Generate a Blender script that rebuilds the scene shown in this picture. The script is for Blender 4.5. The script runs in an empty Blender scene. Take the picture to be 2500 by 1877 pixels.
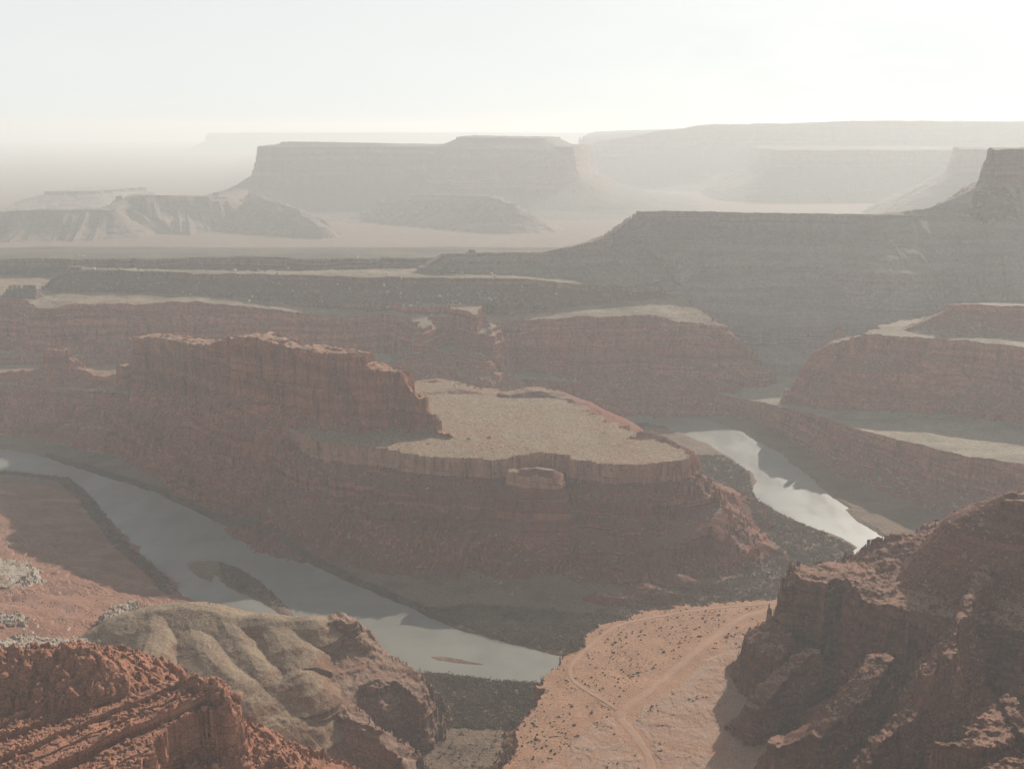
import bpy, bmesh, math, random, time
import numpy as np
from mathutils import Vector
T00 = time.time()
R = math.radians
random.seed(7)
rng = np.random.default_rng(11)
SC = bpy.context.scene
COL = SC.collection

# ------------------------------------------------------------------ camera
CAM_Z = 600.0
F_PX, CX, CY = 2280.0, 1106.0, 830.5          # focal length and centre for a 2212 px wide frame
PITCH = 13.69
cam = bpy.data.cameras.new("camera")
cam_o = bpy.data.objects.new("camera", cam)
COL.objects.link(cam_o)
cam_o.location = (0, 0, CAM_Z)
cam_o.rotation_euler = (R(90 - PITCH), 0, 0)
cam.sensor_width = 36.0
cam.lens = F_PX / 2212 * 36.0
cam.clip_start = 1.0
cam.clip_end = 90000.0
SC.camera = cam_o

# ------------------------------------------------------------------ sky and sun
SUN_AZ, SUN_EL = 31.5, 26.5                   # degrees to the right of the view axis, above the horizon
world = bpy.data.worlds.new("World")
SC.world = world
world.use_nodes = True
wn = world.node_tree.nodes
wl = world.node_tree.links
sky = wn.new("ShaderNodeTexSky")
sky.sky_type = 'NISHITA'
sky.sun_disc = False
sky.sun_elevation = R(SUN_EL)
sky.sun_rotation = R(SUN_AZ)
sky.altitude = 1500
sky.air_density = 1.0
sky.dust_density = 4.0
sky.ozone_density = 1.0
bg = wn["Background"]
bg.inputs["Strength"].default_value = 0.11
# thin bright veil of cloud and dust over the blue
tc = wn.new("ShaderNodeTexCoord")
sm = wn.new("ShaderNodeVectorMath"); sm.operation = 'MULTIPLY'; sm.inputs[1].default_value = (2.2, 2.2, 7.0)
wl.new(tc.outputs["Generated"], sm.inputs[0])
cn = wn.new("ShaderNodeTexNoise"); cn.inputs["Scale"].default_value = 1.6; cn.inputs["Detail"].default_value = 7; cn.inputs["Roughness"].default_value = 0.55
wl.new(sm.outputs[0], cn.inputs["Vector"])
cr = wn.new("ShaderNodeMapRange"); cr.interpolation_type = 'SMOOTHSTEP'
cr.inputs[1].default_value = 0.38; cr.inputs[2].default_value = 0.66; cr.inputs[3].default_value = 0.91; cr.inputs[4].default_value = 1.0
wl.new(cn.outputs[0], cr.inputs[0])
sep = wn.new("ShaderNodeSeparateXYZ"); wl.new(tc.outputs["Generated"], sep.inputs[0])
el = wn.new("ShaderNodeMapRange"); el.interpolation_type = 'SMOOTHSTEP'          # the veil thins overhead
el.inputs[1].default_value = 0.06; el.inputs[2].default_value = 0.42; el.inputs[3].default_value = 1.0; el.inputs[4].default_value = 0.1
wl.new(sep.outputs[2], el.inputs[0])
vf = wn.new("ShaderNodeMath"); vf.operation = 'MULTIPLY'; wl.new(cr.outputs[0], vf.inputs[0]); wl.new(el.outputs[0], vf.inputs[1])
veil = wn.new("ShaderNodeMix"); veil.data_type = 'RGBA'
grey = wn.new("ShaderNodeRGBToBW"); wl.new(sky.outputs[0], grey.inputs[0])
vc = wn.new("ShaderNodeVectorMath"); vc.operation = 'MULTIPLY_ADD'
vc.inputs[1].default_value = (0.055, 0.055, 0.054); vc.inputs[2].default_value = (7.2, 7.45, 7.35)
wl.new(grey.outputs[0], vc.inputs[0])
soft = wn.new("ShaderNodeMix"); soft.data_type = 'RGBA'; soft.inputs[0].default_value = 0.45            # dust greys the blue
wl.new(sky.outputs[0], soft.inputs[6]); wl.new(grey.outputs[0], soft.inputs[7])
wl.new(vf.outputs[0], veil.inputs[0]); wl.new(soft.outputs[2], veil.inputs[6]); wl.new(vc.outputs[0], veil.inputs[7])
wl.new(veil.outputs[2], bg.inputs["Color"])
sun = bpy.data.lights.new("sun", 'SUN')
sun.energy = 5.0
sun.angle = R(0.5)
sun.color = (1.0, 0.94, 0.85)
sun_o = bpy.data.objects.new("sun", sun)
COL.objects.link(sun_o)
a, e = R(SUN_AZ), R(SUN_EL)
sun_vec = Vector((math.sin(a) * math.cos(e), math.cos(a) * math.cos(e), math.sin(e)))
sun_o.rotation_euler = sun_vec.to_track_quat('Z', 'Y').to_euler()
sun_o.location = (0, 0, 3000)
SC.view_settings.view_transform = 'Standard'
SC.view_settings.look = 'None'
SC.view_settings.exposure = 0.02
SC.view_settings.gamma = 1.0
SC.render.engine = 'CYCLES'
SC.cycles.use_denoising = True
SC.cycles.max_bounces = 6
SC.cycles.diffuse_bounces = 3
SC.cycles.volume_bounces = 6

# ------------------------------------------------------------------ picking points of the place
cp, sp = math.cos(R(PITCH)), math.sin(R(PITCH))
def ray(px, py):
    a, b = (px - CX) / F_PX, (CY - py) / F_PX
    return a, cp + b * sp, -sp + b * cp        # x right, y ahead, z up
def U(px, py, z):
    x, y, w = ray(px, py)
    t = (z - CAM_Z) / w
    return (x * t, y * t, z)
def D(px, py, d):
    x, y, w = ray(px, py)
    t = d / y
    return (x * t, d, CAM_Z + w * t)
def project(P):
    x, y, z = P[:, 0], P[:, 1], P[:, 2] - CAM_Z
    dep = y * cp - z * sp
    dep = np.maximum(dep, 1.0)
    u = CX + F_PX * x / dep
    v = CY - F_PX * (y * sp + z * cp) / dep
    return u, v, dep

# ------------------------------------------------------------------ noise (numpy)
_perm = rng.permutation(4096).astype(np.int64)
_val = rng.random(4096).astype(np.float32) * 2 - 1
def _h2(i, j):
    return _val[_perm[(i + _perm[j & 4095]) & 4095]]
def _h3(i, j, k):
    return _val[_perm[(i + _perm[(j + _perm[k & 4095]) & 4095]) & 4095]]
def n2(x, y):
    i = np.floor(x).astype(np.int64); j = np.floor(y).astype(np.int64)
    fx = (x - i); fy = (y - j)
    fx = fx * fx * fx * (fx * (fx * 6 - 15) + 10); fy = fy * fy * fy * (fy * (fy * 6 - 15) + 10)
    a = _h2(i, j); b = _h2(i + 1, j); c = _h2(i, j + 1); d = _h2(i + 1, j + 1)
    return a + (b - a) * fx + (c - a) * fy + (a - b - c + d) * fx * fy
def n3(x, y, z):
    i = np.floor(x).astype(np.int64); j = np.floor(y).astype(np.int64); k = np.floor(z).astype(np.int64)
    fx = x - i; fy = y - j; fz = z - k
    fx = fx * fx * (3 - 2 * fx); fy = fy * fy * (3 - 2 * fy); fz = fz * fz * (3 - 2 * fz)
    r = []
    for kk in (k, k + 1):
        a = _h3(i, j, kk); b = _h3(i + 1, j, kk); c = _h3(i, j + 1, kk); d = _h3(i + 1, j + 1, kk)
        r.append(a + (b - a) * fx + (c - a) * fy + (a - b - c + d) * fx * fy)
    return r[0] + (r[1] - r[0]) * fz
def fbm2(x, y, s, octv=4, gain=0.5, off=0.0):
    t = np.zeros_like(x); amp = 1.0; f = 1.0 / s
    for o in range(octv):
        t += amp * n2(x * f + 17.3 * o + off, y * f - 9.1 * o + off * 1.7)
        amp *= gain; f *= 2.03
    return t
def ridged2(x, y, s, octv=3, off=0.0):
    t = np.zeros_like(x); amp = 1.0; f = 1.0 / s
    for o in range(octv):
        t += amp * (1 - 2 * np.abs(n2(x * f + 31.7 * o + off, y * f + 5.3 * o - off)))
        amp *= 0.5; f *= 2.1
    return t
def sstep(a, b, x):
    t = np.clip((x - a) / (b - a), 0, 1)
    return t * t * (3 - 2 * t)
def cells(x, y, s, off=0):
    """distance to the nearest two jittered cell centres, and a value per cell"""
    X = x / s; Y = y / s
    i0 = np.floor(X).astype(np.int64); j0 = np.floor(Y).astype(np.int64)
    d1 = np.full(x.shape, 9.0); d2 = np.full(x.shape, 9.0); v = np.zeros(x.shape)
    for di in (-1, 0, 1):
        for dj in (-1, 0, 1):
            i = i0 + di; j = j0 + dj
            cx = i + 0.5 + 0.45 * _h2(i + 77 + off, j); cy = j + 0.5 + 0.45 * _h2(i, j + 191 + off)
            d = np.hypot(X - cx, Y - cy)
            nv = _h2(i + 500 + off, j + 300)
            closer = d < d1
            d2 = np.where(closer, d1, np.minimum(d2, d))
            v = np.where(closer, nv, v)
            d1 = np.where(closer, d, d1)
    return d1, d2, v

# ------------------------------------------------------------------ shapes seen from above
def seg_dist(x, y, P, closed):
    """distance to a polyline, arc length of the nearest point, side sign (inside a closed one < 0), nearest segment, fraction"""
    n = len(P); m = n if closed else n - 1
    best = np.full(x.shape, 1e18); s = np.zeros(x.shape); si = np.zeros(x.shape, np.int32); sf = np.zeros(x.shape)
    inside = np.zeros(x.shape, bool); acc = 0.0
    for i in range(m):
        ax, ay = P[i][:2]; bx, by = P[(i + 1) % n][:2]
        dx, dy = bx - ax, by - ay
        L = math.hypot(dx, dy) + 1e-9
        t = np.clip(((x - ax) * dx + (y - ay) * dy) / (L * L), 0, 1)
        d = (x - ax - t * dx) ** 2 + (y - ay - t * dy) ** 2
        c = d < best
        best = np.where(c, d, best); s = np.where(c, acc + t * L, s); si = np.where(c, i, si); sf = np.where(c, t, sf)
        if closed:
            cond = (ay > y) != (by > y)
            with np.errstate(divide='ignore', invalid='ignore'):
                xi = ax + (y - ay) / (by - ay if by != ay else 1e-12) * dx
            inside ^= cond & (x < xi)
        acc += L
    d = np.sqrt(best)
    return (np.where(inside, -d, d) if closed else d), s, si, sf

def prof(*segs, seed=1, ledge=9.0, lw=0.16):
    """segs: ('c', height) cliff broken by thin ledges, ('t', height, slope deg) talus, ('f', width) ledge"""
    rr = random.Random(seed)
    xs, zs = [-1e5, 0.0], [0.0, 0.0]
    X = Z = 0.0
    for sg in segs:
        if sg[0] == 'c':
            left = sg[1]
            while left > 0.1:
                h = min(left, ledge * rr.uniform(0.45, 1.6))
                X += h * rr.uniform(0.05, 0.16); Z += h; xs.append(X); zs.append(Z)
                left -= h
                X += rr.uniform(0.2, 1.8) * lw * ledge; Z += 0.1; xs.append(X); zs.append(Z)
        elif sg[0] == 't':
            X += sg[1] / math.tan(R(sg[2])); Z += sg[1]; xs.append(X); zs.append(Z)
        else:
            X += sg[1]; Z += 0.04 * sg[1]; xs.append(X); zs.append(Z)
    reach = X
    xs.append(X + 1000); zs.append(Z + 1600)
    return np.array(xs), np.array(zs), reach

FEATURES = []
class Feature:
    pass
def mesa(owner, rim, profile, edge=(8, 40), crack=0.0, gully=(0, 30), top=(0.8, 30), zfit=None, extra=None, rbf=None):
    """a flat-topped rock body: its rim as points (x, y, z); the top is the plane through the rim"""
    f = Feature(); f.kind = 'mesa'; f.owner = owner
    P = np.array([p[:2] for p in rim]); f.P = P
    src = zfit if zfit is not None else rim
    A = np.array([[1, p[0], p[1]] for p in src]); Z = np.array([p[2] for p in src])
    if Z.max() - Z.min() < 0.5:
        f.plane = (Z.mean(), 0, 0)
    else:
        f.plane = tuple(np.linalg.lstsq(A, Z, rcond=None)[0])
    f.rbf = None
    if rbf is not None:                       # an uneven top through these points
        Q = np.array(rbf, float); n = len(Q)
        K = np.hypot(Q[:, 0][:, None] - Q[:, 0], Q[:, 1][:, None] - Q[:, 1])
        M = np.zeros((n + 3, n + 3)); M[:n, :n] = K - 6.0 * np.eye(n); M[:n, n] = M[n, :n] = 1
        M[:n, n + 1:] = Q[:, :2] / 1000; M[n + 1:, :n] = Q[:, :2].T / 1000
        f.rbf = (Q, np.linalg.solve(M, np.concatenate([Q[:, 2], np.zeros(3)])))
    f.px, f.pz, reach = profile
    f.edge, f.crack, f.gully, f.top, f.extra = edge, crack, gully, top, extra
    m = reach + 120
    f.box = (P[:, 0].min() - m, P[:, 0].max() + m, P[:, 1].min() - m, P[:, 1].max() + m)
    FEATURES.append(f); return f
def ridge(owner, line, profile, width=2.0, edge=(6, 30), gully=(0, 30), top=(0.5, 20), crack=0.0):
    """a crest: points (x, y, z) joined, falling away on both sides by its profile"""
    f = Feature(); f.kind = 'ridge'; f.owner = owner
    f.P = np.array(line, float); f.w = width
    f.px, f.pz, reach = profile
    f.edge, f.crack, f.gully, f.top, f.extra = edge, crack, gully, top, None
    m = reach + 60 + width
    f.box = (f.P[:, 0].min() - m, f.P[:, 0].max() + m, f.P[:, 1].min() - m, f.P[:, 1].max() + m)
    FEATURES.append(f); return f

def feat_h(f, x, y):
    if f.kind == 'mesa':
        sd, s, si, sf = seg_dist(x, y, f.P, True)
        if f.rbf is not None:
            Q, w = f.rbf
            qa = f.P[si]; qb = f.P[(si + 1) % len(f.P)]
            o_ = sd > 0
            x_, y_ = x, y
            x = np.where(o_, qa[:, 0] + (qb[:, 0] - qa[:, 0]) * sf, x); y = np.where(o_, qa[:, 1] + (qb[:, 1] - qa[:, 1]) * sf, y)
            zt = w[-3] + w[-2] * x / 1000 + w[-1] * y / 1000
            for q, wi in zip(Q, w):
                zt = zt + wi * np.hypot(x - q[0], y - q[1])
            x, y = x_, y_
        else:
            zt = f.plane[0] + f.plane[1] * x + f.plane[2] * y
    else:
        sd, s, si, sf = seg_dist(x, y, f.P, False)
        z = f.P[:, 2]
        zt = z[si] * (1 - sf) + z[si + 1] * sf
        sd = sd - f.w
    A, S = f.edge
    sd = sd + A * fbm2(x, y, S, 4, 0.55, off=3.3)
    if f.crack:
        sd = sd - f.crack * np.maximum(0, ridged2(x, y, S * 0.45, 2, off=8.1) - 0.75) * 2.0
    z0 = np.interp(sd, f.px, f.pz)
    # blocks: the same crack does not run through every bed
    sd = sd + A * 0.35 * n3(x / (S * 0.22), y / (S * 0.22), z0 / (S * 0.16) + 3.7)
    if f.gully[0]:
        g = ridged2(s + 0.15 * sd, sd * 0.12, f.gully[1], 3, off=1.9)
        sd = sd - f.gully[0] * sstep(0, 60, sd) * (g - 0.4) * np.clip(sd / 60, 0, 1)
    drop = np.interp(sd, f.px, f.pz)
    z = zt - drop
    if f.top[0]:
        z = z + f.top[0] * fbm2(x, y, f.top[1], 4, 0.5, off=6.0) * np.where(sd < 0, 1.0, 0.7)
    if f.extra is not None:
        z = f.extra(x, y, z, sd)
    return z

NAMES = ['canyon_floor']
OWN = {}
def heights(x, y):
    """height of the land and which rock body it belongs to"""
    h = base_height(x, y)
    own = np.zeros(x.shape, np.int32)
    for f in FEATURES:
        b = f.box
        m = (x > b[0]) & (x < b[1]) & (y > b[2]) & (y < b[3])
        if not m.any():
            continue
        idx = np.nonzero(m)[0]
        z = feat_h(f, x[idx], y[idx])
        up = z > h[idx]
        k = idx[up]
        h[k] = z[up]
        own[k] = OWN[f.owner]
    return h, own
# ------------------------------------------------------------------ the river's course (water level 0)
def W(*pts):
    return [U(px, py, 0)[:2] for px, py in pts]
RIVER = W((-260, 930), (-60, 962), (60, 978), (170, 1012), (330, 1062), (480, 1132), (700, 1232), (850, 1300), (960, 1347), (1100, 1392),
          (1225, 1417), (1330, 1375), (1440, 1350), (1560, 1334), (1660, 1322), (1760, 1295), (1815, 1250), (1846, 1205), (1848, 1183), (1820, 1162),
          (1750, 1137), (1680, 1106), (1632, 1080), (1626, 1060), (1632, 1040), (1622, 1020), (1580, 988), (1530, 960), (1482, 938), (1430, 926),
          (1340, 920), (1200, 912), (900, 905), (900, 880), (1200, 884), (1400, 896), (1500, 905), (1540, 909), (1600, 931), (1680, 976),
          (1740, 1024), (1784, 1062), (1832, 1098), (1892, 1148), (1950, 1190), (1975, 1240), (1930, 1300), (1850, 1350), (1700, 1385),
          (1500, 1405), (1350, 1425), (1250, 1455), (1170, 1473), (1050, 1466), (925, 1452), (830, 1447), (700, 1418), (560, 1380), (450, 1325),
          (392, 1285), (330, 1222), (290, 1190), (245, 1132), (195, 1070), (150, 1034), (60, 1022), (-60, 1015), (-260, 1010))
ISLAND = W((402, 1216), (425, 1212), (470, 1210), (520, 1229), (560, 1254), (600, 1289), (624, 1313), (636, 1330), (622, 1338), (604, 1326), (560, 1298),
           (520, 1282), (488, 1266), (466, 1241), (456, 1258), (430, 1246), (411, 1230))
SANDBAR = W((932, 1419), (950, 1416), (985, 1421), (1020, 1428), (1056, 1434), (1040, 1437), (990, 1433), (945, 1425))
FARBAR = W((1362, 917), (1390, 913), (1440, 922), (1448, 930), (1400, 926))
SHOAL = W((1826, 1100), (1870, 1092), (1960, 1108), (2010, 1140), (1930, 1160), (1893, 1149), (1850, 1126))

def base_height(x, y):
    sd, s, _, _ = seg_dist(x, y, RIVER, True)
    rough = 3.5 * fbm2(x, y, 30, 3, off=2.0)
    e = sd + rough
    h = np.where(e < 0, np.maximum(-4, 0.5 * e), np.minimum(0.35 * e, 2.2) + 0.035 * np.clip(e - 6, 0, 600))
    h = h + 0.5 * fbm2(x, y, 18, 3, off=5.0) * np.clip(e / 8, 0, 1)
    for P, top in ((ISLAND, 1.6), (SANDBAR, 0.5), (FARBAR, 1.6), (SHOAL, 2.0)):
        si = seg_dist(x, y, P, True)[0] + 1.2 * fbm2(x, y, 12, 3, off=7.0)
        h = np.maximum(h, np.where(si < 0, np.minimum(-0.25 * si, top), -0.5 * si))
    return h + 40 * sstep(2300, 3000, y)

def own(name):
    if name not in OWN:
        OWN[name] = len(NAMES); NAMES.append(name)
    return name
def PZ(z, *pts):
    return [U(px, py, z) for px, py in pts]

# ---- far country
own('plain'); own('far_mesa'); own('hazy_butte'); own('hazy_mesa'); own('tower_mesa'); own('badland_hill')
own('rim_mesa'); own('canyon_wall'); own('terrace'); own('shaded_mesa'); own('wall_mesa')
own('gooseneck'); own('bluff'); own('slickrock'); own('white_ledge'); own('fin_butte'); own('left_slope'); own('tan_hill'); own('bench'); own('knob_ridge'); own('dark_cliff')

P_RIM = prof(('c', 22), ('t', 30, 34), ('f', 10), ('c', 40), ('t', 80, 35), seed=3)
mesa('plain', PZ(256, (-900, 556), (-400, 560), (0, 559), (150, 561), (390, 557), (412, 554), (550, 555), (670, 562), (760, 560), (800, 559), (822, 554), (950, 555), (1050, 552))
     + [(700, 3100, 256), (9000, 3300, 256), (40000, 9000, 256), (40000, 60000, 256), (-40000, 60000, 256), (-40000, 5000, 256)], P_RIM, edge=(14, 60), gully=(10, 60), top=(3.0, 300),
     extra=lambda x, y, z, sd: z - sstep(2780, 5300, y) * 215 - np.clip((y - 5600) / 6000, 0, 1) * 60)
# very far mesas
def slab(owner, px0, px1, py, d, depth, p, **k):
    a, b = D(px0, py, d), D(px1, py, d)
    return mesa(owner, [a, b, (b[0] + depth * 0.4, d + depth, b[2]), (a[0] + depth * 0.3, d + depth, a[2])], p, **k)
FARP = dict(edge=(60, 500), gully=(60, 500), top=(8, 600))
slab('far_mesa', 452, 1500, 288, 24000, 4000, prof(('c', 160), ('t', 330, 20), seed=5, ledge=60), **FARP)
slab('far_mesa', -900, 330, 345, 27000, 5000, prof(('c', 60), ('t', 330, 12), seed=6, ledge=60), **FARP)
slab('far_mesa', -900, 240, 398, 14500, 2000, prof(('c', 20), ('t', 250, 10), seed=6, ledge=60), **FARP)
slab('far_mesa', 95, 205, 413, 7300, 500, prof(('c', 22), ('t', 120, 17), seed=7, ledge=20), edge=(20, 200), gully=(25, 150), top=(3, 200))
HM = [D(1250, 322, 10300), D(1300, 305, 10350), D(1380, 291, 10377), D(1440, 282, 10377), D(1490, 278, 10377), D(1504, 271, 10377), D(1640, 268, 10377), D(1740, 267, 10377), D(1860, 262, 10377), D(2050, 263, 10377), D(2300, 263, 10377), D(3200, 262, 10377)]
mesa('hazy_mesa', HM + [(9000, 14500, 650), (1100, 14500, 560)], prof(('c', 190), ('t', 250, 22), ('t', 170, 6), seed=8, ledge=50), edge=(40, 420), gully=(50, 300), top=(7, 200), rbf=HM + [(9000, 14500, 640), (3000, 14500, 600), (1100, 14500, 540)])
mesa('hazy_mesa', [D(1690, 331, 8300), D(1760, 324, 8300), D(1950, 322, 8350), D(2300, 322, 8300), (7500, 8300, 425), (7500, 10300, 425), (2250, 10300, 425)],
     prof(('c', 130), ('t', 240, 24), ('t', 110, 6), seed=9, ledge=40), edge=(25, 250), gully=(40, 200), top=(4, 200))
mesa('hazy_mesa', [D(2078, 326, 6300), D(2100, 321, 6290), D(2230, 321, 6300), (4600, 6300, 474), (4600, 7100, 474), (2900, 7100, 474)],
     prof(('c', 150), ('t', 260, 28), ('t', 100, 8), seed=10, ledge=60, lw=0.06), edge=(14, 120), gully=(16, 120), top=(3, 100))
# the flat topped butte
PB = prof(('c', 190), ('t', 110, 28), ('t', 80, 15), ('t', 95, 5.2), seed=12, ledge=62, lw=0.07)
mesa('hazy_butte', [D(556, 318, 7100), D(700, 316, 7100), D(830, 317, 7157), D(965, 317, 7214), D(1100, 316, 7185), D(1238, 320, 7214), (600, 8400, 475), (-1280, 8400, 475), (-1750, 7700, 475)],
     PB, edge=(12, 160), gully=(16, 110), top=(2.0, 150))
mesa('hazy_butte', [D(612, 310, 7313), D(660, 303, 7242), D(690, 303, 7242), D(830, 315, 7270), (-700, 7800, 490), (-1420, 7800, 490)], prof(('t', 40, 20), seed=2), edge=(6, 60), top=(2, 60))
mesa('hazy_butte', [D(985, 296, 7313), D(1060, 295, 7285), D(1165, 299, 7285), D(1180, 303, 7313), (360, 8100, 535), (-290, 8100, 535)], prof(('c', 14), ('t', 60, 22), seed=2), edge=(6, 60), top=(2, 60))
# badland hills below it
PH = prof(('c', 8), ('t', 78, 33), ('t', 90, 24), ('t', 80, 12), seed=13)
ridge('badland_hill', [D(-300, 470, 5395), D(0, 457, 5395), D(120, 452, 5395), D(235, 452, 5460), D(266, 432, 5655), D(292, 421, 5720), D(400, 423, 5830), D(480, 425, 5942), D(520, 410, 6397)],
      PH, width=40, edge=(14, 120), gully=(70, 110), top=(3, 60))
ridge('badland_hill', [D(560, 425, 5897), D(640, 450, 5590), D(700, 490, 5330)], PH, width=20, edge=(14, 100), gully=(50, 80), top=(3, 60))
ridge('badland_hill', [D(850, 422, 6397), D(960, 420, 6167), D(1060, 424, 5942), D(1110, 440, 5720)], PH, width=30, edge=(14, 100), gully=(45, 90), top=(3, 60))

# ---- middle country
RMZ = [U(*p) for p in ((140, 584, 256), (150, 583, 256), (200, 582, 256), (300, 586, 256), (450, 591, 256), (600, 593, 256), (775, 598, 256), (900, 600, 256), (1106, 602, 256), (1226, 610, 246), (1306, 617, 238), (1424, 616, 236),
       (1404, 580, 240), (1250, 580, 244), (1100, 574, 254), (1000, 574, 256), (900, 581, 256), (600, 585, 256), (400, 584, 256), (200, 577, 256), (150, 577, 256))]
mesa('rim_mesa', RMZ,
     prof(('c', 13), ('t', 42, 38), ('c', 30), seed=21, ledge=6), edge=(7, 45), gully=(9, 26), top=(1.5, 40), rbf=RMZ)
mesa('rim_mesa', [D(152, 577, 2615), D(176, 576, 2615), D(176, 575, 2640), D(152, 576, 2640)], prof(('c', 14), ('t', 60, 60), seed=4), edge=(5, 18), top=(2, 10))
ridge('rim_mesa', [D(150, 586, 2615), D(128, 596, 2612), D(112, 602, 2606), D(96, 618, 2600)], prof(('c', 9), ('t', 30, 40), ('c', 20), seed=20, ledge=5), width=5, edge=(4, 18), top=(2, 9))
for a_, b_, c_ in ((20, 42, 616), (52, 72, 617)):
    ridge('rim_mesa', [D(a_, c_, 2500), D(b_, c_, 2500)], prof(('c', 8), ('t', 20, 50), seed=19, ledge=4), width=4, edge=(3, 12), top=(2, 7))
# dark stepped spur on the rim mesa, leading up to the shaded mesa
ridge('shaded_mesa', [D(1384, 459, 2722), D(1352, 478, 2705), D(1330, 492, 2680), D(1302, 513, 2660), D(1250, 529, 2635), D(1170, 544, 2610), D(1085, 544, 2605), D(1020, 545, 2600), D(962, 547, 2600), D(912, 577, 2575)],
      prof(('c', 7), ('t', 14, 40), ('c', 5), ('t', 70, 27), seed=22, ledge=5), width=14, edge=(7, 40), gully=(10, 30), top=(1.2, 30))
mesa('shaded_mesa', [D(1012, 540, 2596), D(1026, 540, 2596), D(1026, 540, 2606), D(1012, 540, 2606)], prof(('c', 6), ('t', 40, 60), seed=4), edge=(2, 8), top=(1, 6))
SM_ = [D(1376, 457, 2720), D(1440, 456, 2722), D(1500, 457, 2725), D(1600, 459, 2725), D(1700, 461, 2725), D(1850, 463, 2730), D(2100, 466, 2735), D(2500, 470, 2740), (3500, 2740, 390), (3500, 4200, 255), (700, 4000, 285)]
mesa('shaded_mesa', SM_,
     prof(('c', 24), ('t', 95, 35), ('c', 8), ('t', 55, 34), ('f', 7), ('c', 10), ('t', 45, 34), ('f', 5), ('c', 45), ('t', 60, 36), seed=23), edge=(9, 90), gully=(7, 60), top=(1.2, 40), rbf=SM_)
ridge('shaded_mesa', [D(1880, 463, 2757), D(1950, 458, 2766), D(2010, 448, 2774), D(2060, 428, 2783), D(2110, 405, 2801), D(2150, 385, 2819), D(2600, 380, 2819)],
      prof(('t', 120, 27), seed=24), width=6, edge=(5, 40), gully=(12, 40), top=(1.5, 25))
mesa('tower_mesa', [D(2150, 324, 2801), D(2164, 321, 2792), D(2204, 319, 2792), D(2240, 330, 2810), D(2600, 318, 2819), (2200, 3150, 545), (1350, 3050, 545)],
     prof(('c', 95), ('t', 60, 33), seed=25, ledge=40, lw=0.06), edge=(7, 45), crack=6, gully=(10, 40), top=(2, 40))
# walls over the far terrace
PW = prof(('c', 38), ('f', 6), ('c', 30), ('t', 14, 45), ('c', 18), ('t', 60, 36), seed=26, ledge=10)
CW = [U(*p) for p in ((-600, 640, 211), (-300, 642, 209), (0, 648, 205), (60, 652, 203), (82, 665, 195), (120, 669, 193), (150, 657, 205), (220, 655, 206), (300, 657, 206), (420, 653, 209), (520, 660, 201), (620, 671, 193), (725, 687, 177), (780, 682, 181), (825, 678, 185), (872, 683, 183), (915, 711, 173),
      (934, 700, 178), (922, 684, 186), (1044, 682, 186), (1062, 716, 173), (1078, 704, 166), (1121, 691, 178), (1200, 688, 184), (1306, 684, 191), (1400, 682, 191), (1456, 694, 182), (1530, 702, 173), (1576, 711, 165), (1602, 734, 141), (1577, 706, 168), (1545, 690, 180), (1490, 650, 204), (1440, 618, 222))] + [(700, 3300, 200), (-2500, 3300, 200)]
mesa('canyon_wall', CW, prof(('c', 9), ('f', 9), ('c', 16), ('f', 6), ('c', 26), ('f', 4), ('c', 24), ('t', 14, 45), ('c', 18), ('t', 60, 36), seed=26, ledge=12, lw=0.1), edge=(10, 55), crack=8, gully=(10, 40), top=(1.6, 26), rbf=CW + [(-400, 2700, 198), (300, 2700, 196)])
mesa('canyon_wall', PZ(203, (850, 657), (890, 663), (960, 662), (1002, 670), (1024, 680), (1040, 668), (1050, 657), (1050, 645), (850, 645)), PW, edge=(6, 30), crack=6, gully=(6, 30), top=(1.5, 20))
mesa('canyon_wall', PZ(126, (880, 766), (940, 760), (1000, 760), (1044, 768), (1044, 740), (880, 740)), prof(('c', 5), ('f', 6), ('c', 5), ('f', 8), ('c', 5), ('f', 6), ('c', 6), ('t', 40, 35), seed=5, ledge=5), edge=(8, 24), top=(1.2, 12))
mesa('canyon_wall', [U(*p) for p in ((1330, 726, 146), (1366, 716, 150), (1456, 731, 141), (1530, 735, 136), (1600, 742, 130), (1616, 760, 116), (1600, 726, 135), (1400, 690, 150), (1330, 700, 150))], PW, edge=(6, 30), crack=4, gully=(8, 30), top=(1.5, 20))
mesa('canyon_wall', PZ(84, (1560, 790), (1606, 778), (1640, 795), (1650, 790), (1620, 765), (1590, 745), (1540, 750)), prof(('c', 10), ('f', 8), ('c', 12), ('f', 8), ('c', 12), ('t', 40, 35), seed=2, ledge=5), edge=(7, 25), gully=(5, 25), top=(1.2, 12))
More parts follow.
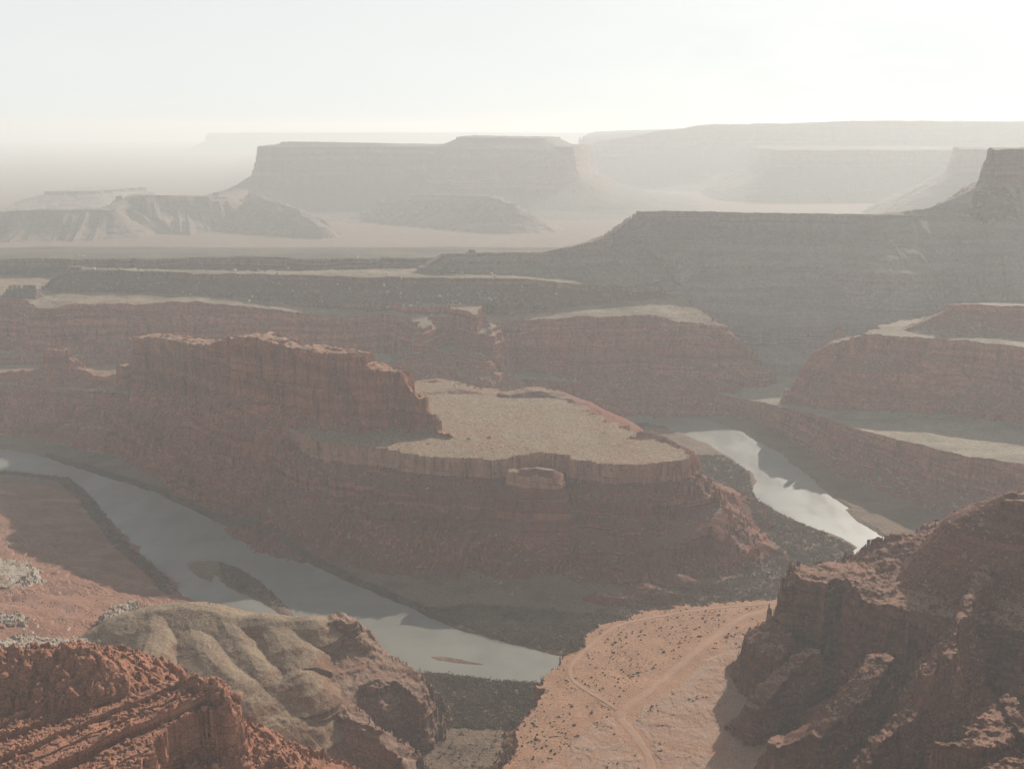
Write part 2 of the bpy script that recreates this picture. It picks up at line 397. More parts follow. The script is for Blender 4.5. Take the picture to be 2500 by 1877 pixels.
# inner canyon step under the shaded mesa
ridge('canyon_wall', PZ(150, (1640, 702), (1700, 696), (1760, 697), (1832, 708)), prof(('c', 50), ('t', 60, 38), seed=28), width=4, edge=(6, 40), gully=(8, 40), top=(1.5, 30))
mesa('terrace', [U(-500, 765, 95), U(0, 768, 98), U(150, 768, 100), U(280, 768, 100), U(500, 780, 100), U(700, 792, 100), U(900, 797, 100), U(1000, 795, 98), U(1036, 800, 92), U(1060, 816, 80), U(1200, 823, 64), U(1380, 832, 51), U(1460, 838, 42),
                 U(1530, 850, 37), U(1640, 868, 44), U(1700, 882, 55), U(1750, 891, 65), U(1850, 926, 77), U(1960, 956, 84), U(2100, 986, 91), U(2212, 1002, 97), U(2420, 1040, 104), (1700, 1500, 100), (3000, 3000, 90), (-2500, 3000, 60)],
     prof(('c', 36), ('t', 8, 50), ('c', 12), ('t', 40, 33), seed=29, ledge=12), edge=(6, 40), crack=5, gully=(8, 26), top=(1.0, 30),
     rbf=[U(0, 768, 98), U(280, 768, 100), U(700, 792, 100), U(900, 797, 100), U(1000, 795, 98), U(1060, 816, 80), U(1200, 823, 64), U(1380, 832, 51), U(1460, 838, 42), U(1530, 850, 37), U(1640, 868, 44), U(1750, 891, 65), U(1850, 926, 77), U(1960, 956, 84), U(2100, 986, 91), U(2300, 1018, 100), (0, 2700, 100), (600, 2500, 66), (1500, 2300, 90), (900, 2700, 70)])
# mesa over the wall on the right
ridge('wall_mesa', [D(1862, 724, 2090), D(1800, 738, 2090), D(1756, 764, 2094), D(1728, 800, 2098), D(1708, 842, 2100)], prof(('c', 16), ('t', 8, 50), ('c', 26), ('t', 60, 40), seed=30, ledge=10), width=8, edge=(7, 36), gully=(6, 24), top=(2, 20))
WM = [U(1850, 722, 202), U(1960, 726, 204), U(2100, 737, 206), U(2212, 750, 209), U(2420, 775, 213), (1550, 1700, 208), (2600, 1900, 210), (2600, 2700, 230), (1300, 2600, 197), (860, 2250, 197)]
mesa('wall_mesa', WM,
     prof(('c', 40), ('f', 3), ('c', 34), ('t', 40, 42), seed=31, ledge=14), edge=(8, 55), crack=6, gully=(9, 30), top=(2, 30), rbf=WM)
WT = [U(2052, 657, 257), U(2120, 658, 257), U(2212, 662, 258), U(2420, 672, 260), (2400, 2050, 260), (2400, 2600, 190), (1200, 2500, 195)]
mesa('wall_mesa', WT,
     prof(('c', 13), ('t', 40, 31), ('t', 6, 12), seed=32, ledge=6), edge=(6, 40), gully=(8, 24), top=(1.5, 40), rbf=WT)
ridge('wall_mesa', [D(2056, 664, 2085), D(2000, 690, 2085), D(1955, 712, 2085), D(1880, 723, 2095)], prof(('t', 60, 33), seed=32), width=3, edge=(5, 30), gully=(6, 24), top=(1.5, 20))
# ---- the gooseneck: terrace, fin butte
PG = prof(('c', 27), ('t', 22, 40), ('c', 14), ('t', 12, 42), ('c', 8), ('t', 40, 35), ('t', 20, 27), seed=41, ledge=8)
mesa('gooseneck', [D(-500, 800, 2260), D(-120, 822, 2150), D(0, 832, 2115), D(150, 842, 2050), D(300, 853, 1975), D(450, 880, 1840)] + [U(560, 900, 127), U(640, 928, 131)] + PZ(135, (672, 945), (700, 952), (740, 959), (800, 965), (830, 969), (900, 985), (1000, 990), (1100, 993), (1104, 984), (1130, 980), (1190, 979),
                     (1230, 982), (1240, 992), (1300, 1000), (1350, 1003), (1440, 999), (1488, 992), (1496, 985), (1468, 972), (1425, 954), (1345, 925), (1345, 915), (1300, 912), (1302, 897), (1272, 895), (1268, 878), (1226, 872), (1222, 856), (1100, 846), (980, 828), (880, 822), (700, 800)) + [D(300, 790, 2240), D(0, 782, 2300), D(-500, 765, 2360)],
     PG, edge=(5, 24), crack=7, gully=(11, 26), top=(1.0, 55),
     rbf=[D(-500, 800, 2260), D(-120, 822, 2150), D(0, 832, 2115), D(150, 842, 2050), D(300, 853, 1975), D(450, 880, 1840), U(560, 900, 127), U(672, 945, 135), U(830, 969, 135), U(1100, 993, 135), U(1350, 1003, 135), U(1488, 992, 135), U(1345, 915, 135), U(1268, 880, 135), U(1100, 846, 135), U(880, 830, 135), U(950, 900, 135), U(1200, 930, 135), U(700, 800, 133)])
mesa('gooseneck', PZ(75, (1250, 1130), (1350, 1136), (1450, 1132), (1540, 1112), (1562, 1128), (1572, 1108), (1535, 1070), (1500, 1040), (1400, 1020), (1250, 1050)),
     prof(('c', 34), ('t', 36, 31), ('t', 12, 18), seed=42, ledge=12, lw=0.08), edge=(3, 18), crack=4, gully=(6, 20), top=(1.4, 20),
     rbf=[U(1250, 1130, 56), U(1350, 1136, 58), U(1450, 1132, 62), U(1545, 1112, 68), U(1570, 1110, 68), U(1535, 1068, 80), U(1500, 1040, 94), U(1400, 1030, 100), U(1250, 1050, 96)])
mesa('gooseneck', PZ(127, (1096, 1020), (1168, 1020), (1172, 1013), (1096, 1012)), prof(('c', 24), ('t', 10, 42), ('c', 40), seed=43, ledge=12, lw=0.06), edge=(2, 10), crack=2, top=(0.5, 8))
ridge('gooseneck', [U(1132, 1012, 130), U(1160, 1009, 133), U(1195, 1016, 130)], prof(('t', 7, 32), ('c', 50), seed=44), width=4, edge=(2, 12), top=(0.5, 8))
ridge('gooseneck', [D(1100, 848, 1830), D(1150, 839, 1840), D(1195, 845, 1830), D(1218, 858, 1810)], prof(('t', 60, 26), seed=45), width=16, edge=(3, 20), gully=(4, 20), top=(0.8, 12))
ridge('gooseneck', [D(930, 845, 1850), D(1000, 838, 1860), D(1040, 846, 1850)], prof(('t', 60, 18), seed=45), width=10, edge=(3, 20), gully=(5, 20), top=(0.8, 12))
ridge('gooseneck', [D(905, 824, 1950), D(940, 820, 1950), D(985, 826, 1950)], prof(('c', 7), ('t', 60, 25), seed=45), width=10, edge=(3, 20), gully=(5, 20), top=(0.8, 12))
PF = prof(('c', 62), ('f', 3), ('c', 34), ('t', 40, 40), seed=51, ledge=30, lw=0.06)
def fin(pts, p=PF, w=22, **k):
    ridge('fin_butte', pts, p, width=w, edge=k.get('edge', (8, 22)), gully=(6, 22), top=k.get('top', (3.2, 13)), crack=5)
fin([D(322, 727, 2030), D(360, 727, 1990), D(400, 733, 1940), D(440, 740, 1895), D(480, 738, 1850), D(520, 728, 1805), D(560, 723, 1770), D(595, 733, 1738)])
fin([D(595, 735, 1738), D(640, 746, 1705), D(700, 754, 1680), D(740, 760, 1665), D(780, 764, 1650)], w=20)
fin([D(780, 768, 1650), D(815, 790, 1640), D(835, 800, 1632)], w=18)
fin([D(835, 800, 1632), D(870, 806, 1622), D(885, 835, 1614), D(905, 860, 1606)], w=9, top=(4, 9))
fin([D(905, 862, 1606), D(925, 890, 1596), D(940, 895, 1592), D(946, 925, 1580), D(966, 938, 1566)], w=5, top=(3, 9))
fin([D(275, 790, 2040), D(300, 768, 2040), D(322, 730, 2032)], w=12, top=(4, 12))
fin([D(106, 756, 2145), D(125, 753, 2140), D(144, 756, 2136)], prof(('c', 32), ('t', 60, 38), seed=53, ledge=14), w=9, top=(4, 9))
fin([D(150, 770, 2130), D(165, 780, 2122), D(185, 796, 2110)], prof(('c', 12), ('t', 60, 38), seed=54, ledge=8), w=6, top=(3, 9))
ridge('fin_butte', [D(-300, 800, 2240), D(0, 801, 2180), D(90, 797, 2150), D(190, 800, 2105), D(235, 812, 2080), D(272, 803, 2055)], prof(('c', 8), ('t', 40, 38), ('c', 20), ('t', 60, 38), seed=55), width=14, edge=(6, 30), gully=(8, 25), top=(2, 14))

for L_, w_ in (([U(1290, 1282, 12), U(1340, 1290, 11), U(1400, 1300, 6)], 3), ([U(1395, 1262, 18), U(1440, 1275, 14), U(1510, 1292, 5)], 2), ([U(1470, 1240, 20), U(1530, 1262, 10), U(1570, 1272, 5)], 2), ([U(1570, 1130, 34), U(1620, 1160, 22), U(1690, 1192, 8)], 3)):
    ridge('gooseneck', L_, prof(('t', 40, 24), seed=46), width=w_, edge=(2.5, 14), gully=(6, 12), top=(0.8, 8))
# ---- near left: red slope, tan hill and its cliffs
def ledges(q, s):
    t = q / s - np.floor(q / s)
    return s * (0.3 * t / 0.86 * (t < 0.86) + (0.3 + 0.7 * sstep(0.86, 1.0, t)) * (t >= 0.86) - t)
mesa('left_slope', [U(-500, 1050, 60), U(-100, 1040, 30), U(60, 1040, 6), U(150, 1056, 5), U(235, 1130, 4), U(322, 1220, 5), U(384, 1288, 6), U(390, 1310, 14), U(330, 1370, 60), U(260, 1430, 85), U(240, 1520, 85), U(0, 1480, 140), U(-400, 1450, 190)],
     prof(('t', 40, 24), seed=61), edge=(5, 30), gully=(4, 20), top=(2.0, 30),
     rbf=[U(-300, 1040, 22), U(-100, 1030, 12), U(0, 1032, 8), U(60, 1045, 6), U(150, 1064, 5), U(245, 1140, 4), U(330, 1226, 5), U(380, 1285, 6), U(50, 1110, 17), U(130, 1170, 17), U(230, 1250, 22), U(310, 1300, 30), U(250, 1345, 60), U(0, 1180, 34), U(0, 1250, 55), U(0, 1330, 88), U(0, 1385, 112), U(200, 1390, 88), U(300, 1360, 70), U(240, 1500, 90), U(0, 1480, 140), U(-300, 1300, 90), U(-300, 1450, 160)],
     extra=lambda x, y, z, sd: z + ledges(z + 3.0 * fbm2(x, y, 45, 4), 4.6) * sstep(4, 16, z) * sstep(-0.6, 0.1, n2(x / 55, y / 55)))
PL = prof(('c', 9), ('t', 50, 40), seed=62, ledge=2.2, lw=0.5)
def slabs(x, y, z, sd):
    q = z + 1.6 * fbm2(x, y, 11, 3, off=12)
    z = z + (np.floor(q / 1.7) * 1.7 + 0.85 - q) * 0.9
    d1, d2, v = cells(x + 0.4 * y, y * 2.2, 7.0, off=5)
    return z + 0.45 * v - 1.1 * sstep(0.12, 0.03, d2 - d1)
mesa('white_ledge', [U(214, 1378, 92), U(226, 1324, 88), U(246, 1308, 84), U(290, 1302, 84), U(300, 1330, 88), U(290, 1375, 92), U(250, 1382, 92)], PL, edge=(8, 14), crack=3, top=(1.2, 10), extra=slabs)
mesa('white_ledge', [U(-200, 1372, 128), U(0, 1368, 124), U(60, 1362, 118), U(120, 1366, 112), U(200, 1385, 100), U(214, 1402, 98), U(160, 1410, 104), U(0, 1420, 122), U(-200, 1420, 132)], PL, edge=(7, 13), crack=3, top=(1.2, 10), extra=slabs)
mesa('white_ledge', [U(-200, 1316, 108), U(0, 1316, 102), U(34, 1328, 96), U(38, 1346, 94), U(0, 1352, 98), U(-200, 1356, 104)], PL, edge=(7, 13), crack=3, top=(1.2, 10), extra=slabs)
mesa('white_ledge', [U(-200, 1205, 70), U(0, 1202, 64), U(50, 1212, 60), U(64, 1236, 60), U(20, 1262, 62), U(-200, 1262, 66)], PL, edge=(5, 14), crack=2, top=(0.9, 8))
PT = prof(('t', 8, 20), ('t', 30, 32), ('t', 14, 40), seed=63)
PT2 = prof(('t', 4, 20), ('t', 12, 38), ('c', 60), seed=63, ledge=6)
SM = dict(edge=(1.8, 18), gully=(4, 7), top=(0.6, 10))
ridge('tan_hill', [D(286, 1328, 995), D(346, 1311, 1005), D(414, 1307, 1008), D(468, 1319, 1004), D(522, 1334, 1000)], PT, width=5, **SM)
ridge('tan_hill', [D(522, 1334, 1000), D(562, 1328, 1000), D(619, 1337, 996), D(676, 1335, 994)], PT2, width=5, **SM)
ridge('tan_hill', [D(346, 1314, 1005), D(330, 1360, 965), D(318, 1412, 925), D(306, 1488, 878)], PT2, width=3, **SM)
ridge('tan_hill', [D(400, 1330, 1000), D(430, 1380, 960), D(468, 1430, 925), D(520, 1466, 902)], PT, width=4, **SM)
ridge('tan_hill', [D(480, 1330, 1000), D(530, 1400, 950), D(565, 1440, 922)], PT, width=4, **SM)
ridge('tan_hill', [D(600, 1340, 995), D(632, 1400, 948), D(640, 1450, 922), D(655, 1474, 914)], PT2, width=9, **SM)
ridge('tan_hill', [D(640, 1450, 920), D(590, 1474, 908)], PT2, width=5, **SM)
BL = [U(262, 1430, 78), U(290, 1505, 82), U(400, 1505, 82), U(500, 1486, 80), U(515, 1500, 78), U(560, 1484, 80), U(690, 1490, 74), U(747, 1548, 58), U(800, 1585, 52), U(862, 1640, 42), U(868, 1690, 36), U(905, 1690, 34), U(893, 1620, 42), U(822, 1574, 53),
      U(766, 1530, 58), U(770, 1500, 62), U(810, 1476, 64), U(850, 1470, 62), U(882, 1490, 56), U(912, 1520, 50), U(922, 1492, 52), U(905, 1460, 57), U(872, 1434, 65), U(845, 1417, 70), U(792, 1386, 80), U(776, 1352, 88), U(700, 1345, 92), U(400, 1330, 88), U(280, 1350, 82)]
mesa('bluff', BL, prof(('c', 12), ('t', 3, 50), ('c', 14), ('t', 5, 50), ('c', 12), ('t', 20, 42), seed=64, ledge=6), edge=(4, 20), crack=4, gully=(5, 16), top=(1.6, 10), rbf=BL + [U(730, 1420, 80), U(800, 1430, 73), U(600, 1420, 84), U(400, 1420, 86)])
ridge('bluff', [D(700, 1336, 1000), D(735, 1332, 1004), D(760, 1336, 1006)], prof(('c', 14), ('t', 12, 48), seed=65, ledge=6), width=9, edge=(3, 12), top=(1.6, 6))
ridge('bluff', [D(784, 1386, 998), D(845, 1414, 998), D(872, 1432, 994), D(900, 1456, 985)], prof(('c', 7), ('t', 10, 48), seed=67, ledge=4), width=4, edge=(3, 10), top=(2.2, 6))
ridge('bluff', [D(691, 1484, 928), D(747, 1541, 900), D(790, 1560, 888), D(822, 1574, 880)], prof(('c', 5), ('t', 10, 48), seed=66, ledge=4), width=3, edge=(3, 10), top=(1.6, 6))
ridge('bluff', [D(740, 1400, 985), D(780, 1440, 965), D(800, 1462, 955)], prof(('t', 6, 30), ('c', 6), ('t', 10, 40), seed=67, ledge=4), width=6, edge=(4, 12), top=(1.6, 7))
# ---- near right: bench with the road, dark cliff
mesa('bench', PZ(75, (1080, 1720), (1100, 1650), (1112, 1612), (1122, 1562), (1152, 1530), (1172, 1490), (1202, 1442), (1230, 1412), (1241, 1386), (1290, 1352), (1332, 1336), (1440, 1311), (1560, 1301), (1660, 1294), (1800, 1272))
     + [(760, 1130, 75), (900, 900, 75), (700, 500, 75), (60, 500, 75), (-20, 700, 75)], prof(('c', 44), ('t', 30, 38), seed=71, ledge=14), edge=(5, 20), crack=4, gully=(5, 18), top=(0.8, 40))
def plates(x, y, z, sd):
    q = z + 0.03 * (x - 0.6 * y) + 1.5 * fbm2(x, y, 45, 3, off=22)
    z = z + (np.floor(q / 0.8) * 0.8 + 0.4 - q) * 0.6
    d1, d2, v = cells(x + 6 * fbm2(x, y, 18, 3), 2.0 * y + 7 * fbm2(x, y, 16, 3, off=4), 24.0, off=15)
    return z + 0.25 * v - 0.55 * sstep(0.07, 0.02, d2 - d1) * (n2(x / 30, y / 30) > 0.0)
SLICK = [U(px, py, 76) for px, py in ((1405, 1520), (1460, 1484), (1515, 1445), (1560, 1410), (1590, 1376), (1640, 1380), (1640, 1500), (1660, 1720), (1440, 1720), (1434, 1660), (1424, 1622), (1398, 1582), (1378, 1558), (1378, 1540))]
SLICK2 = [U(px, py, 76) for px, py in ((1310, 1556), (1338, 1586), (1366, 1625), (1378, 1665), (1380, 1720), (1180, 1720), (1160, 1690), (1200, 1640), (1260, 1590), (1290, 1560))]
for P_ in (SLICK, SLICK2):
    mesa('slickrock', P_, prof(('t', 1.4, 12), ('c', 20), seed=70), edge=(3.5, 24), gully=(0, 9), top=(0.5, 20), extra=plates)
DCR = [D(1728, 1219, 985), D(1712, 1246, 952), D(1785, 1262, 930), D(1834, 1238, 950), D(1848, 1268, 900), D(1881, 1300, 872), D(1953, 1314, 850), D(2040, 1332, 812), (430, 740, 222), (800, 700, 250),
       (800, 1040, 305), (490, 965, 256), D(2160, 1088, 950), D(2118, 1097, 975), D(2082, 1106, 985), D(2028, 1130, 1000), D(1953, 1148, 1004), D(1896, 1157, 1000), D(1851, 1184, 1002), D(1834, 1196, 1002), D(1828, 1215, 990)]
mesa('dark_cliff', DCR, prof(('c', 34), ('t', 6, 56), ('c', 26), ('t', 10, 52), ('c', 16), ('t', 20, 40), seed=72, ledge=14, lw=0.1), edge=(5, 24), crack=6, gully=(6, 18), top=(2.4, 11),
     rbf=DCR + [D(1900, 1240, 935), D(1980, 1240, 915), D(2080, 1240, 885)])
mesa('dark_cliff', [D(2160, 1079, 880), D(2185, 1080, 868), D(2300, 1086, 850), D(2300, 1080, 890), D(2200, 1080, 905)], prof(('c', 34), ('t', 90, 48), seed=74, ledge=12), edge=(2, 10), crack=1.5, top=(0.8, 6))
ridge('dark_cliff', [D(2172, 1066, 893), D(2188, 1062, 893), D(2215, 1068, 893)], prof(('t', 30, 34), seed=74), width=1, edge=(1, 6), top=(0.4, 4))
ridge('dark_cliff', [D(2150, 1180, 868), D(2120, 1240, 830), D(2080, 1320, 785), D(2062, 1370, 755), D(2046, 1419, 722), D(2010, 1500, 700), D(1963, 1546, 690), D(1885, 1598, 676), D(1858, 1645, 662), D(1830, 1720, 640)],
      prof(('c', 14), ('t', 14, 52), ('c', 20), ('t', 14, 50), ('c', 20), ('t', 60, 40), seed=75, ledge=8), width=3, edge=(5, 18), gully=(6, 16), top=(1.8, 8))
mesa('dark_cliff', [D(1611, 1362, 948), D(1634, 1355, 950), D(1668, 1340, 945), D(1720, 1380, 905), D(1680, 1420, 890), D(1632, 1410, 915)], prof(('c', 24), ('t', 40, 55), seed=76, ledge=9), edge=(3, 12), crack=3, top=(1.5, 8))
ridge('dark_cliff', [D(1760, 1400, 880), D(1700, 1440, 868), D(1650, 1490, 850), D(1630, 1520, 842)], prof(('c', 10), ('t', 14, 55), ('c', 12), ('t', 50, 50), seed=77, ledge=8), width=8, edge=(4, 18), gully=(5, 16), top=(1.5, 8))
ridge('dark_cliff', [D(1900, 1420, 800), D(1850, 1500, 770), D(1760, 1570, 760), D(1690, 1600, 770)], prof(('c', 10), ('t', 14, 55), ('c', 12), ('t', 50, 50), seed=77, ledge=8), width=10, edge=(5, 18), gully=(6, 16), top=(1.5, 8))
mesa('dark_cliff', [D(2034, 1598, 602), D(2085, 1600, 604), D(2104, 1540, 640), D(2150, 1532, 650), D(2180, 1540, 640), D(2180, 1604, 596), D(2120, 1616, 590)], prof(('c', 26), ('t', 30, 50), ('c', 20), ('t', 60, 40), seed=78, ledge=9), edge=(4, 12), crack=2, top=(2.2, 7))
ridge('dark_cliff', [D(2178, 1505, 655), D(2196, 1545, 632), D(2225, 1590, 610), D(2300, 1600, 600)], prof(('c', 8), ('t', 10, 48), ('c', 30), ('t', 60, 50), seed=78, ledge=6), width=5, edge=(3, 12), top=(2, 7), crack=2)  # higher crest added on the right to cast shade over the near block
mesa('dark_cliff', [D(2128, 1670, 540), D(2150, 1644, 555), D(2200, 1626, 560), D(2500, 1616, 560), D(2600, 1760, 480), D(2150, 1760, 500)], prof(('c', 20), ('t', 60, 45), seed=79, ledge=8), edge=(3, 12), crack=2, top=(2.8, 6))
# ---- near left: knobbly ridge
def knobs(x, y, z, sd):
    wx = x + 1.6 * fbm2(x, y, 6, 2); wy = y + 1.6 * fbm2(x, y, 6, 2, off=4)
    z = z + 0.8 * fbm2(x, y, 3.5, 3, off=3) - 1.0 * sstep(0.5, 1.2, ridged2(x, y, 14, 2, off=2))
    for s, q, hh, cut in ((9.5, 0, 0.7, 0.0), (5.2, 9, 0.75, 0.0), (2.7, 31, 0.7, 0.1)):
        d1, d2, v = cells(wx, wy, s, off=q)
        r = 0.52 + 0.12 * v
        z = z + hh * s * np.sqrt(np.maximum(0, r * r - d1 * d1)) * (v > cut)
    return z
A_, B_ = U(0, 1640, 243), U(288, 1506, 247)
SDX, SDY = (B_[0] - A_[0]), (B_[1] - A_[1]); SL = math.hypot(SDX, SDY); SDX /= SL; SDY /= SL
def strips(x, y, z, sd):
    a = (x - A_[0]) * SDX + (y - A_[1]) * SDY; b = (x - A_[0]) * SDY - (y - A_[1]) * SDX      # along the beds, across them
    b = b + 1.2 * fbm2(a, b, 34, 4, off=8)
    s = b / 15.0
    t = s - np.floor(s); h = _h2(np.floor(s).astype(np.int64) + 40, np.zeros(x.shape, np.int64))
    z = z + 2.8 * h + 2.2 * (t - 0.5) - 1.3 * sstep(0.07, 0.02, t) * (n2(a / 17, b / 9) > 0.0)
    d1, d2, v = cells(a * 0.7, b, 5.0, off=7)
    z = z + 0.5 * v - 1.0 * sstep(0.1, 0.03, d2 - d1)
    m = n2(x / 16 + 3, y / 16) + 0.5 * n2(x / 6, y / 6)
    for q_, hh, o_ in ((4.2, 0.75, 51), (2.3, 0.7, 61)):
        d1, d2, v = cells(x, y, q_, off=o_)
        z = z + hh * q_ * np.sqrt(np.maximum(0, 0.25 - d1 * d1)) * (v > 0.1) * (m > 0.0)
    return z
mesa('knob_ridge', [D(-300, 1720, 512), D(290, 1720, 512), D(339, 1577, 574), D(392, 1552, 590), D(437, 1518, 600), D(493, 1518, 600), D(497, 1492, 622), D(418, 1458, 632), D(300, 1490, 640), D(280, 1492, 650), D(-300, 1440, 680)],
     prof(('c', 26), ('t', 12, 50), ('t', 120, 40), seed=81, ledge=16, lw=0.06), edge=(2.5, 14), crack=3, gully=(3, 12), top=(1.0, 12), extra=strips)
ridge('knob_ridge', [D(-200, 1424, 652), D(0, 1420, 650), D(30, 1416, 650), D(134, 1404, 650), D(185, 1412, 642), D(246, 1452, 632), D(276, 1490, 626)], prof(('t', 7, 24), ('t', 28, 33), ('c', 50), seed=82), width=3, edge=(3, 14), gully=(4, 12), top=(1.0, 8), )
FEATURES[-1].extra = knobs
ridge('knob_ridge', [D(300, 1496, 634), D(360, 1488, 634), D(417, 1460, 630), D(454, 1473, 622), D(488, 1492, 612), D(494, 1518, 603)], prof(('t', 5, 40), ('c', 40), seed=83, lw=0.08, ledge=12), width=1, edge=(1.5, 8), top=(0.8, 5))
FEATURES[-1].extra = knobs
mesa('knob_ridge', [U(330, 1650, 216), U(500, 1562, 214), U(542, 1576, 208), U(612, 1626, 203), U(700, 1700, 195), U(690, 1760, 195), U(300, 1760, 215)], prof(('t', 10, 30), ('c', 12), ('t', 90, 42), seed=84, ledge=6), edge=(2, 10), crack=1, top=(1.4, 7), extra=None)
FEATURES[-1].extra = knobs
mesa('knob_ridge', [U(600, 1630, 183), U(690, 1634, 182), U(760, 1658, 176), U(860, 1720, 168), U(600, 1780, 180)], prof(('c', 8), ('t', 90, 42), seed=85, ledge=6), edge=(2, 10), top=(0.8, 12))
# ------------------------------------------------------------------ land mesh: a fan of cells split until each edge is short as seen
FINE = 1.7                                    # px of a 1024 px wide picture
def build_land():
    na, nr = 260, 300
    az = np.linspace(R(-44), R(52), na)
    rr = np.exp(np.linspace(math.log(380), math.log(42000), nr))
    A, Q = np.meshgrid(az, rr)
    x = (np.sin(A) * Q).ravel(); y = (np.cos(A) * Q).ravel()
    z, ow = heights(x, y)
    ii = np.arange(nr * na).reshape(nr, na)
    a, b, c, d = ii[:-1, :-1].ravel(), ii[:-1, 1:].ravel(), ii[1:, 1:].ravel(), ii[1:, :-1].ravel()
    flip = (np.add.outer(np.arange(nr - 1), np.arange(na - 1)) % 2).ravel().astype(bool)
    T = np.concatenate([np.where(flip[:, None], np.stack([a, b, c], 1), np.stack([a, b, d], 1)),
                        np.where(flip[:, None], np.stack([a, c, d], 1), np.stack([b, c, d], 1))])
    k = 1024 / 2212
    for it in range(11):
        P = np.stack([x, y, z], 1)
        u, v, dep = project(P)
        u = u * k; v = v * k
        E = np.concatenate([T[:, [0, 1]], T[:, [1, 2]], T[:, [2, 0]]])
        E.sort(axis=1)
        key = E[:, 0].astype(np.int64) * (len(x) + 1) + E[:, 1]
        uq, inv = np.unique(key, return_inverse=True)
        e0 = (uq // (len(x) + 1)).astype(np.int64); e1 = (uq % (len(x) + 1)).astype(np.int64)
        L = np.hypot(u[e0] - u[e1], v[e0] - v[e1])
        mu = (u[e0] + u[e1]) / 2; mv = (v[e0] + v[e1]) / 2
        lim = np.where((mu > -16) & (mu < 1040) & (mv > -10) & (mv < 784), FINE, 7.0)
        # what faces away is hidden from here: keep it coarser, still whole
        L3 = np.sqrt((x[e0] - x[e1]) ** 2 + (y[e0] - y[e1]) ** 2 + (z[e0] - z[e1]) ** 2) / dep[e0] * F_PX * k
        Lxy = np.hypot(x[e0] - x[e1], y[e0] - y[e1]) / dep[e0] * F_PX * k
        mark = ((L > lim) | (L3 > 26 * lim / FINE)) & (Lxy > 0.22 * lim)
        lenv = np.maximum(L, L3 / 16)
        if not mark.any():
            break
        new = np.full(len(uq), -1, np.int64)
        new[mark] = len(x) + np.arange(mark.sum())
        nx = (x[e0] + x[e1])[mark] / 2; ny = (y[e0] + y[e1])[mark] / 2
        nz, no = heights(nx, ny)
        x = np.concatenate([x, nx]); y = np.concatenate([y, ny]); z = np.concatenate([z, nz]); ow = np.concatenate([ow, no])
        n = len(T)
        m = new[inv].reshape(3, n).T
        el = lenv[inv].reshape(3, n).T
        cnt = (m >= 0).sum(1)
        out = [T[cnt == 0]]
        t, q = T[cnt == 3], m[cnt == 3]
        out += [np.stack(s, 1) for s in ((t[:, 0], q[:, 0], q[:, 2]), (q[:, 0], t[:, 1], q[:, 1]), (q[:, 2], q[:, 1], t[:, 2]), (q[:, 0], q[:, 1], q[:, 2]))]
        for s in range(3):
            w = (cnt == 1) & (m[:, s] >= 0)
            t, q = np.roll(T[w], -s, 1), m[w, s]
            out += [np.stack((t[:, 0], q, t[:, 2]), 1), np.stack((q, t[:, 1], t[:, 2]), 1)]
            w = (cnt == 2) & (m[:, s] < 0)            # edges s+1 and s+2 are split
            t = np.roll(T[w], -s, 1); q1 = m[w, (s + 1) % 3]; q2 = m[w, (s + 2) % 3]
            out += [np.stack((t[:, 2], q2, q1), 1)]
            longer = el[w, (s + 1) % 3] > el[w, (s + 2) % 3]
            lo, sh = longer, ~longer
            out += [np.stack((t[lo, 0], t[lo, 1], q1[lo]), 1), np.stack((t[lo, 0], q1[lo], q2[lo]), 1)]
            out += [np.stack((t[sh, 0], t[sh, 1], q2[sh]), 1), np.stack((q2[sh], t[sh, 1], q1[sh]), 1)]
        T = np.concatenate(out)
        print('land pass', it, len(x), len(T), round(time.time() - T00, 1), flush=True)
    # every face looks up
    p = T
    cr = (x[p[:, 1]] - x[p[:, 0]]) * (y[p[:, 2]] - y[p[:, 0]]) - (y[p[:, 1]] - y[p[:, 0]]) * (x[p[:, 2]] - x[p[:, 0]])
    T = np.where((cr < 0)[:, None], T[:, ::-1], T)
    return np.stack([x, y, z], 1), T, ow

def make_mesh(name, verts, faces, mats, smooth=True, normals=None):
    me = bpy.data.meshes.new(name)
    nv, nf = len(verts), len(faces)
    me.vertices.add(nv); me.vertices.foreach_set('co', np.ascontiguousarray(verts, dtype=np.float32).ravel())
    w = faces.shape[1]
    me.loops.add(nf * w); me.loops.foreach_set('vertex_index', np.ascontiguousarray(faces, dtype=np.int32).ravel())
    me.polygons.add(nf)
    me.polygons.foreach_set('loop_start', np.arange(0, nf * w, w, dtype=np.int32))
    me.polygons.foreach_set('use_smooth', np.full(nf, smooth))
    me.update()
    for m in mats:
        me.materials.append(m)
    if normals is not None:
        me.normals_split_custom_set_from_vertices(np.ascontiguousarray(normals, dtype=np.float32))
    o = bpy.data.objects.new(name, me)
    COL.objects.link(o)
    return o
def tag(o, label=None, cat=None, group=None, kind=None):
    for k, v in (('label', label), ('category', cat), ('group', group), ('kind', kind)):
        if v:
            o[k] = v
    return o

